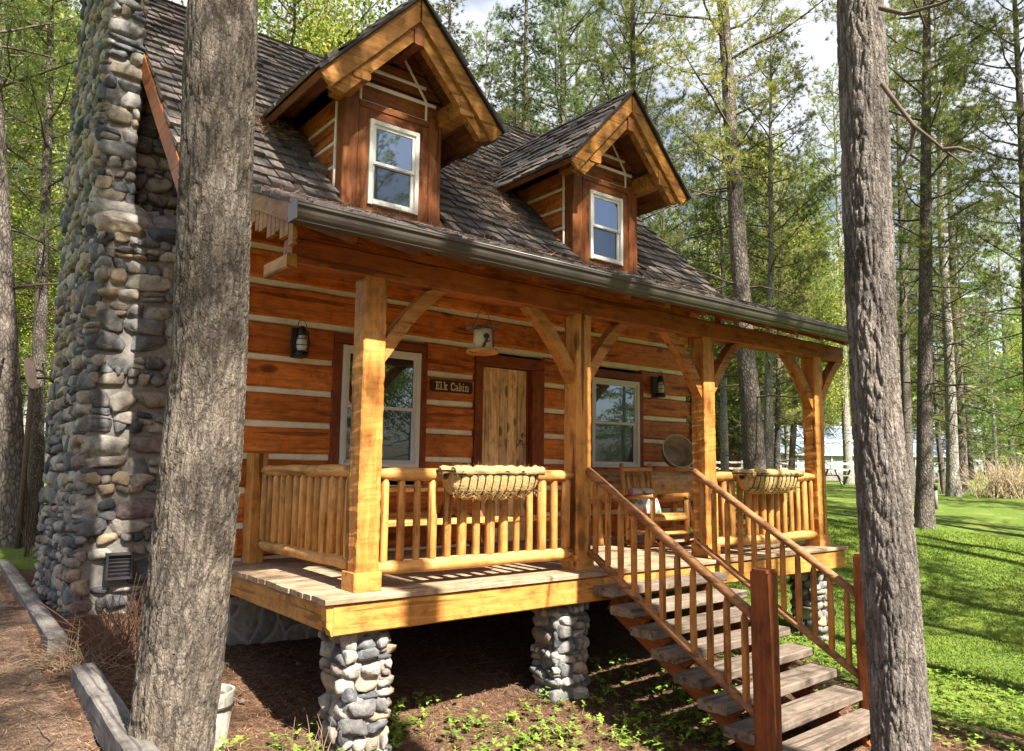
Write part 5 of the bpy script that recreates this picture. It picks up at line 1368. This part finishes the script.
# ------------------------------------------------------------------ yard
M['timber'] = wood('edging_timber', (.075,.066,.060), (.135,.118,.108), (.20,.18,.165), 'y', 1.0, .85, .7, .3, .1, .3)
def timbers():
    for (p0, p1, lab) in (((1.19,4.6), (1.28,7.15), 'weathered grey edging timber in front, beside the path'), ((1.27,8.35), (1.45,15.2), 'far weathered edging timber running past the chimney')):
        z0, z1 = -.70, -.70
        r = MB(); r.beam((p0[0],p0[1],z0), (p1[0],p1[1],z1), .20, .17, V3((0,0,1)), seg=18, amp=.008, ch=.012, seed=p0[1]); o = r.build('edging_timber', M['timber'], None, ((p0[0]+p1[0])/2, (p0[1]+p1[1])/2, -.8)); tag(o, lab, 'edging', 'edging timbers beside the path')
def bucket():
    b = at(206, 742, 5.35); b.z = gz(b.x, b.y)-.02
    r = thing('bucket_planter', b, 'white tapered wooden bucket with a black hoop behind the left trunk', 'bucket')
    h = at(206, 692, 5.35).z - b.z; R = .175
    m = MB(); seg = 44; vs = []; fs = []; prof = [(R*.74,0),(R*.87,h*.5),(R,h),(R-.018,h),(R-.03,h-.07),(.001,h-.07)]
    for (rr, z) in prof:
        for k in range(seg): a = 2*math.pi*k/seg; g = 1-(.03 if k % 4 == 0 and z < h*.99 and rr > R*.5 else 0); vs.append((rr*g*math.cos(a), rr*g*math.sin(a), z))
    for i in range(len(prof)-1):
        for k in range(seg): fs.append((i*seg+k, i*seg+(k+1)%seg, (i+1)*seg+(k+1)%seg, (i+1)*seg+k))
    m.add(vs, fs); org_build(m, 'staves', M['old_white'], r)
    m = MB(); q = h*.74; rr = R*(.74+.26*.74)+.003; m.pole([(rr*math.cos(k*.2618), rr*math.sin(k*.2618), q) for k in range(25)], [.011]*25, 6); org_build(m, 'hoop', M['black'], r)
    m = MB(); m.pole([(0,0,h-.06),(0,0,h-.035)], [R-.035,R-.06], 20, amp=.2); org_build(m, 'dry_soil', M['soil'], r)
M['old_white'] = plain('worn_white_paint', (.33,.32,.285), .8, .45, 7, .4); M['soil'] = plain('dry_soil', (.10,.055,.03), .95, .4, 20, .8)

def scatter_needles():
    rng = np.random.default_rng(5); N = 66000
    x = rng.uniform(-1.5, 9, N); y = rng.uniform(2, 9.6, N); x[-6000:] = rng.uniform(8,16,6000); y[-6000:] = rng.uniform(3,12,6000); keep = (lawn_mask(x, y) < .4) | (np.arange(N) >= 60000); x, y = x[keep], y[keep]; N = len(x)
    z = gz_arr(x, y) + rng.uniform(.004,.03,N); a = rng.uniform(0,6.283,N); L = rng.uniform(.05,.16,N)
    dx, dy = np.cos(a)*L, np.sin(a)*L; w = .0022
    p = np.stack([x,y,z], -1); e = p + np.stack([dx,dy,rng.normal(.0,.012,N)], -1); s = np.stack([-np.sin(a)*w, np.cos(a)*w, np.zeros(N)], -1)
    o = fast_tris('needle_litter', np.stack([p-s, p+s, e], 1).reshape(-1,3), M['litter'], np.repeat(rng.random(N), 3)); tag(o, 'fallen brown pine needles scattered over the bed around the cabin', 'needle litter', kind='stuff')
    tw = MB(); rnd = random.Random(4)
    for i in range(170):
        x0, y0 = rnd.uniform(.2, 7.5), rnd.uniform(3.4, 8); a0 = rnd.uniform(0,6.28); L = rnd.uniform(.06,.42); pts = []
        for q in range(4): xx, yy = x0+math.cos(a0)*L*q/3+rnd.gauss(0,.01), y0+math.sin(a0)*L*q/3+rnd.gauss(0,.01); pts.append((xx, yy, gz(xx,yy)+.012+rnd.random()*.015))
        r = rnd.uniform(.002,.006); tw.pole(pts, [r,r,r*.8,r*.4], 5, caps=False)
    for i in range(46):
        x0, y0 = rnd.uniform(.6, 7), rnd.uniform(3.6, 7.8); z0 = gz(x0,y0)+.02; a0 = rnd.uniform(0,6.28); L = .035
        tw.pole([(x0-math.cos(a0)*L, y0-math.sin(a0)*L, z0), (x0, y0, z0+.004), (x0+math.cos(a0)*L, y0+math.sin(a0)*L, z0)], [.012,.026,.006], 8, amp=.4, fs=40)
    o = tw.build('fallen_twigs', M['twig'], None); tag(o, 'broken twigs and small cones lying on the needle bed', 'twigs', kind='stuff')
    # drifts caught on the roof
    P = []
    def drift(n, f): P.append(f(n))
    def valley(n):
        t = rng.random(n)**.9; yy = 8.2+t*2.0; zz = zroof(yy); xx = 6.45+rng.normal(0,.16+.30*t,n) ; return np.stack([xx, yy-.05, zz+.09+rng.uniform(0,.06,n)], -1)
    drift(1500, valley)
    drift(520, lambda n: np.stack([rng.normal(3.15,.16,n), (q := rng.uniform(8.75,9.3,n))-.06, zroof(q)+.08+rng.uniform(0,.06,n)], -1))
    drift(700, lambda n: np.stack([rng.uniform(2.3,10.4,n), (q := 7.9-rng.random(n)**2*1.4), zporch(q)+.06+rng.uniform(0,.02,n)], -1))
    P = np.concatenate(P); N = len(P); d = rng.normal(size=(N,3)); d[:,2] *= .35; d = unit(d); L = rng.uniform(.08,.2,(N,1)); s = unit(np.cross(d, rng.normal(size=(N,3))))*.0035
    o = fast_tris('roof_needle_drift', np.stack([P-s, P+s, P+d*L], 1).reshape(-1,3), M['litter'], np.repeat(np.clip(rng.normal(.75,.2,N),0,1), 3)); tag(o, 'dry pine needles caught in the roof valley between the dormers', 'needle litter', kind='stuff')
def litter_mat():
    t = NT('dry_needles'); a = t.n('ShaderNodeAttribute', attribute_name='tint').outputs['Fac']
    t.bsdf(t.ramp(a, [(0,(.06,.03,.018)),(.5,(.17,.09,.05)),(1,(.40,.28,.18))]), .9, None, .1); return t.m
M['litter'] = litter_mat()
def ground_cover():
    rng = np.random.default_rng(15); V = []; T = []
    C = []
    for i in range(120):
        px = rng.uniform(225, 730); u = rng.random(); py = 690+72*u**.8
        if px < 560: py = rng.uniform(705, 768)
        if px < 330: py = rng.uniform(728, 775)
        C.append((px, py))
    for i in range(46): C.append((rng.uniform(585,735), rng.uniform(660,735)))
    for (px, py) in C:
        # survey the point on the ground
        d = 5.0
        for _ in range(12):
            q = at(px, py, d); h = gz(q.x, q.y); dz = q.z-h; d *= 1 + dz/max(.4, (CPOS.z-q.z))
            d = min(max(d, 2), 12)
        for k in range(rng.integers(3, 9)):
            x, y = q.x+rng.normal(0,.10), q.y+rng.normal(0,.10); z = gz(x, y); hh = rng.uniform(.03,.13); c = np.array([x,y,z+hh]); R = rng.uniform(.022,.042)
            tl = rng.normal(size=2)*.35; a0 = rng.uniform(0,6.28); tone = np.clip(rng.normal(.55,.25),0,1)
            for l in range(5 if R > .03 else 3):
                a = a0+l*6.283/(5 if R > .03 else 3); e = np.array([math.cos(a), math.sin(a), tl[0]*math.cos(a)+tl[1]*math.sin(a)]); f = np.array([-math.sin(a), math.cos(a), 0])
                p1, p2, p3 = c+e*R*.55+f*R*.42, c+e*R*1.15, c+e*R*.55-f*R*.42
                V += [c,p1,p2, c,p2,p3]; T += [tone]*6
            V += [np.array([x-.002,y,z]), np.array([x+.002,y,z]), c]; T += [.3]*3
    # right of the stair the cover thickens towards the lawn
    for i in range(1500):
        x, y = rng.uniform(7.6, 10.2), rng.uniform(2.6, 6.0)
        if rng.random() > .75: continue
        z = gz(x, y); c = np.array([x,y,z+rng.uniform(.02,.09)]); R = rng.uniform(.025,.045); a0 = rng.uniform(0,6.28); tone = np.clip(rng.normal(.6,.25),0,1)
        for l in range(4):
            a = a0+l*1.571; e = np.array([math.cos(a), math.sin(a), rng.normal(0,.2)]); f = np.array([-math.sin(a), math.cos(a), 0]); V += [c, c+e*R*.55+f*R*.42, c+e*R*1.15, c, c+e*R*1.15, c+e*R*.55-f*R*.42]; T += [tone]*6
    o = fast_tris('ground_cover_plants', np.array(V), M['clover'], np.array(T)); tag(o, 'low bright green leafy ground cover in front of the porch piers', 'ground cover', kind='stuff')
M['clover'] = foliage('clover_leaf', (.08,.16,.02), (.24,.36,.05), None, .4)
def lawn_grass():
    rng = np.random.default_rng(25); N = 110000; r = 7.5+13*rng.random(N)**1.1; a = np.radians(rng.uniform(47, 76, N)); x, y = r*np.sin(a), r*np.cos(a)
    k = lawn_mask(x, y) > .45; x, y, r = x[k], y[k], r[k]; N = len(x); z = gz_arr(x, y)
    h = rng.uniform(.018,.045,N)*(1+.3*np.sin(x*3)*np.cos(y*2.4)); b = rng.uniform(0,6.28,N); w = .004+.0006*r
    p = np.stack([x,y,z-.005], -1); s = np.stack([np.cos(b)*w, np.sin(b)*w, np.zeros(N)], -1); t = p + np.stack([rng.normal(0,.02,N), rng.normal(0,.02,N), h], -1)
    o = fast_tris('lawn_grass', np.stack([p-s, p+s, t], 1).reshape(-1,3), M['grass'], np.repeat(np.clip(rng.normal(.5,.2,N)+.22*np.sin(x*1.7+1.3*np.sin(y*1.1))*np.sin(y*1.9+np.sin(x*.8))+.15*np.sin(x*5.1)*np.sin(y*4.3),0,1), 3)); tag(o, 'short mown grass blades of the lawn', 'grass', kind='stuff')
M['grass'] = foliage('grass_blade', (.045,.098,.014), (.21,.285,.052), None, .35, 0)

def stalk_plant(name, center, n, hgt, spread, mat, label, cat, seed, lean=.6, r=.004, arch=0.0):
    rnd = random.Random(seed); c = V3((center[0], center[1], gz(center[0], center[1]))); m = MB()
    for i in range(n):
        a = rnd.uniform(0,6.283); q = V3((rnd.gauss(0,spread*.35), rnd.gauss(0,spread*.35), -.03)); dv = V3((math.cos(a)*lean*rnd.random(), math.sin(a)*lean*rnd.random(), 1)).normalized(); h = hgt*rnd.uniform(.5,1.15); pts = [q]
        for k in range(4): dv = (dv + V3((rnd.gauss(0,.16), rnd.gauss(0,.16), -arch*k*.16))).normalized(); pts.append(pts[-1]+dv*h/4)
        m.pole(pts, [r,r*.85,r*.7,r*.5,r*.25], 4, caps=False)
        if rnd.random() < .5: m.pole([pts[2], pts[2]+(dv+V3((rnd.gauss(0,.6), rnd.gauss(0,.6),.1)))*h*.3], [r*.5,r*.2], 3, caps=False)
    o = m.build(name, mat, None, (0,0,0)); o.location = c; tag(o, label, cat); return o
M['straw'] = plain('dry_stalk', (.26,.18,.115), .9, .35, 12, .2); M['redtwig'] = plain('reddish_twig', (.16,.085,.055), .85, .35, 12, .2)
def yard_plants():
    stalk_plant('dry_shrub', (1.80,8.05), 190, .75, .6, M['redtwig'], 'bare brown shrub of fine arching twigs at the chimney foot', 'shrub', 3, 1.3, .0042, .5)
    stalk_plant('dry_grass_clump', (1.36,7.75), 120, .42, .35, M['straw'], 'matted dry straw clump over the gap in the edging timbers', 'grass clump', 4, 1.8, .004, 1.0)
    b = at(28, 545, 13.2); o = stalk_plant('bare_sapling', (b.x, b.y), 5, 1.9, .12, M['twig'], 'bare dark sapling at the lawn edge left of the chimney', 'sapling', 9, .25, .012)
    for i, (px, py, dd, lab) in enumerate(((290,745,5.3,'thin budding twig in front of the left stone pier'), (318,738,5.6,'second budding twig leaning right beside the left stone pier'))):
        p = at(px, py, dd); stalk_plant('budding_twig', (p.x, p.y), 5, .42, .1, M['straw'], lab, 'twig', 20+i, .9, .0045)
    p = at(1012, 500, 27); o = stalk_plant('dry_bush', (p.x, p.y), 420, 1.5, 1.5, M['tanbush'], 'tan leafless bush at the right end of the lawn', 'bush', 31, .9, .014, .3)
    p = at(965, 505, 27)
M['tanbush'] = plain('tan_bush', (.42,.33,.22), .95, .3, 6, .2)
timbers(); bucket(); scatter_needles(); ground_cover(); lawn_grass(); yard_plants()

# ------------------------------------------------------------------ beyond the lawn
def frame_at(px, py, depth):
    o = at(px, py, depth); o.z = gz(o.x, o.y); u = V3((CR.x, CR.y, 0)).normalized(); return o, math.atan2(u.y, u.x)
M['glaze'] = plain('greenhouse_glass', (.16,.22,.30), .35, .12, .6, 0, .4); M['glaze_w'] = plain('greenhouse_wall_glass', (.22,.28,.27), .3, .2, .5, 0, .5); M['grey_wood'] = plain('grey_wood', (.20,.18,.17), .85, .25, 4, .3)
def greenhouse():
    o, a = frame_at(866, 478, 46); W = 6.4; r = thing('greenhouse', o, 'long glass greenhouse with a pitched roof beyond the lawn', 'greenhouse', rz=a+.10)
    zb = at(866,478,46).z-o.z; h = zb+1.35; rt = h+1.75; D = 4.5
    m = MB(); m.box((-W,0,zb*.2), (W,.05,zb+.30)); m.box((-W,D-.05,0), (W,D,h)); org_build(m, 'base_wall', M['grey_wood'], r)
    m = MB(); m.box((-W,.01,zb+.301), (W,.03,h)); m.poly_prism([(-W,.03,zb),(-W,D-.06,zb),(-W,D-.06,h),(-W,D/2,rt),(-W,.03,h)], (.02,0,0)); m.poly_prism([(W,.03,zb),(W,D-.06,zb),(W,D-.06,h),(W,D/2,rt),(W,.03,h)], (-.02,0,0)); org_build(m, 'glass_wall', M['glaze_w'], r)
    m = MB(); m.poly_prism([(-W,-.15,h-.05),(W,-.15,h-.05),(W,D/2,rt),(-W,D/2,rt)], (0,0,.03)); m.poly_prism([(-W,D+.15,h-.05),(W,D+.15,h-.05),(W,D/2+.001,rt),(-W,D/2+.001,rt)], (0,0,.03)); org_build(m, 'glass_roof', M['glaze'], r)
    m = MB(); k = 12
    for i in range(k+1):
        x = -W+2*W*i/k; m.beam((x,-.03,zb+.25), (x,-.03,h), .07, .05); m.beam((x,-.17,h), (x,D/2,rt+.06), .06, .05)
    for (y, z) in ((-.17,h-.01),(D/2,rt+.07),((D/2-.15)/2,(h+rt)/2+.03)): m.beam((-W,y,z), (W,y,z), .08, .06)
    org_build(m, 'glazing_frame', M['trim'], r)
def rail_fence():
    o, a = frame_at(775, 482, 38); r = thing('rail_fence', o, 'pale post and rail fence across the far side of the lawn', 'fence', rz=a)
    zt = at(775,463,38).z-o.z; zl = at(775,469,38).z-o.z
    for z, nm in ((zt,'rail'),(zl,'rail')): m = MB(); m.beam((-5.5,0,z), (4.2,0,z), .11, .05); org_build(m, nm, M['fence_w'], r)
    for i in range(6): m = MB(); m.beam((-5.4+i*1.9,.06,-.2), (-5.4+i*1.9,.06,zt+.12), .12, .12); org_build(m, 'post', M['fence_w'], r)
M['fence_w'] = plain('pale_fence_wood', (.52,.49,.45), .85, .2, 4, .2)
def far_table(px, py, d, lab):
    o, a = frame_at(px, py, d); r = thing('picnic_table', o, lab, 'table', rz=a+.3); z0 = max(0, at(px,py,d).z-o.z)
    m = MB(); m.box((-.9,-.38,.72), (.9,.38,.77)); m2 = MB(); m2.box((-.9,-.8,.42), (.9,-.52,.47)); m3 = MB(); m3.box((-.9,.52,.42), (.9,.8,.47))
    org_build(m, 'tabletop', M['grey_wood'], r); org_build(m2, 'bench_plank', M['grey_wood'], r); org_build(m3, 'bench_plank', M['grey_wood'], r)
    for x in (-.65,.65):
        for s in (-1,1): q = MB(); q.beam((x,s*.25,.72), (x,s*.7,0), .09, .06, V3((0,1,0))); org_build(q, 'leg', M['grey_wood'], r)
def path_light():
    o, a = frame_at(936, 503, 22); r = thing('path_light', o, 'slim dark path light standing on the lawn between the pines', 'path light')
    m = MB(); m.pole([(0,0,-.1),(0,0,.55)], [.05,.05], 10); org_build(m, 'stem', M['grey_wood'], r); m = MB(); m.pole([(0,0,.55),(0,0,.68),(0,0,.72)], [.065,.07,.03], 10); org_build(m, 'lamp_head', M['black'], r)
def shed():
    o, a = frame_at(712, 478, 46); r = thing('shed', o, 'dark wooden shed glimpsed behind the right porch railing', 'shed', rz=a+.5)
    m = MB(); z = 0
    for k in range(9): m.box((-1.7,-1.2,z+k*.27), (1.7,1.2,z+k*.27+.255), ch=.01)
    m.poly_prism([(-1.7,-1.2,2.43),(1.7,-1.2,2.43),(0,-1.2,3.7)], (0,2.4,0)); org_build(m, 'wall', M['casing_x'], r)
    m = MB(); m.poly_prism([(-2.1,-1.5,2.2),(0,-1.5,3.8),(0,-1.5,3.9),(-2.1,-1.5,2.3)], (0,3,0)); m.poly_prism([(2.1,-1.5,2.2),(0.001,-1.5,3.8),(0.001,-1.5,3.9),(2.1,-1.5,2.3)], (0,3,0)); org_build(m, 'roof', M['shake'], r)
    m = MB(); m.box((-.4,-1.24,.0), (.4,-1.205,1.9)); org_build(m, 'door', M['casing'], r)
def leaning_board():
    o = at(29, 388, 14.2); r = at(29,388,14.2); g = gz(o.x, o.y)
    t = thing('tree_seat_board', (o.x, o.y, g), 'pale oval board on a dark post between the two pines left of the chimney', 'board')
    h = o.z-g; m = MB(); n = 20; rx, rz_ = .09, .29; pts = [(rx*math.cos(q*2*math.pi/n), 0, h+.28+rz_*math.sin(q*2*math.pi/n)) for q in range(n)]
    pts = [(x-.22*(z-h-.28), y, z) for (x,y,z) in pts]; m.poly_prism(pts, (0,.05,0)); org_build(m, 'oval_board', M['pale_board'], t)
    m = MB(); m.pole([(.05,.08,-.1),(.05,.08,h+.2)], [.05,.045], 8); org_build(m, 'post', M['twig'], t)
M['pale_board'] = plain('pale_board', (.55,.42,.36), .7, .15, 5, .1)
greenhouse(); rail_fence(); far_table(843, 481, 37, 'dark picnic table on the lawn in front of the greenhouse'); path_light(); shed(); leaning_board()
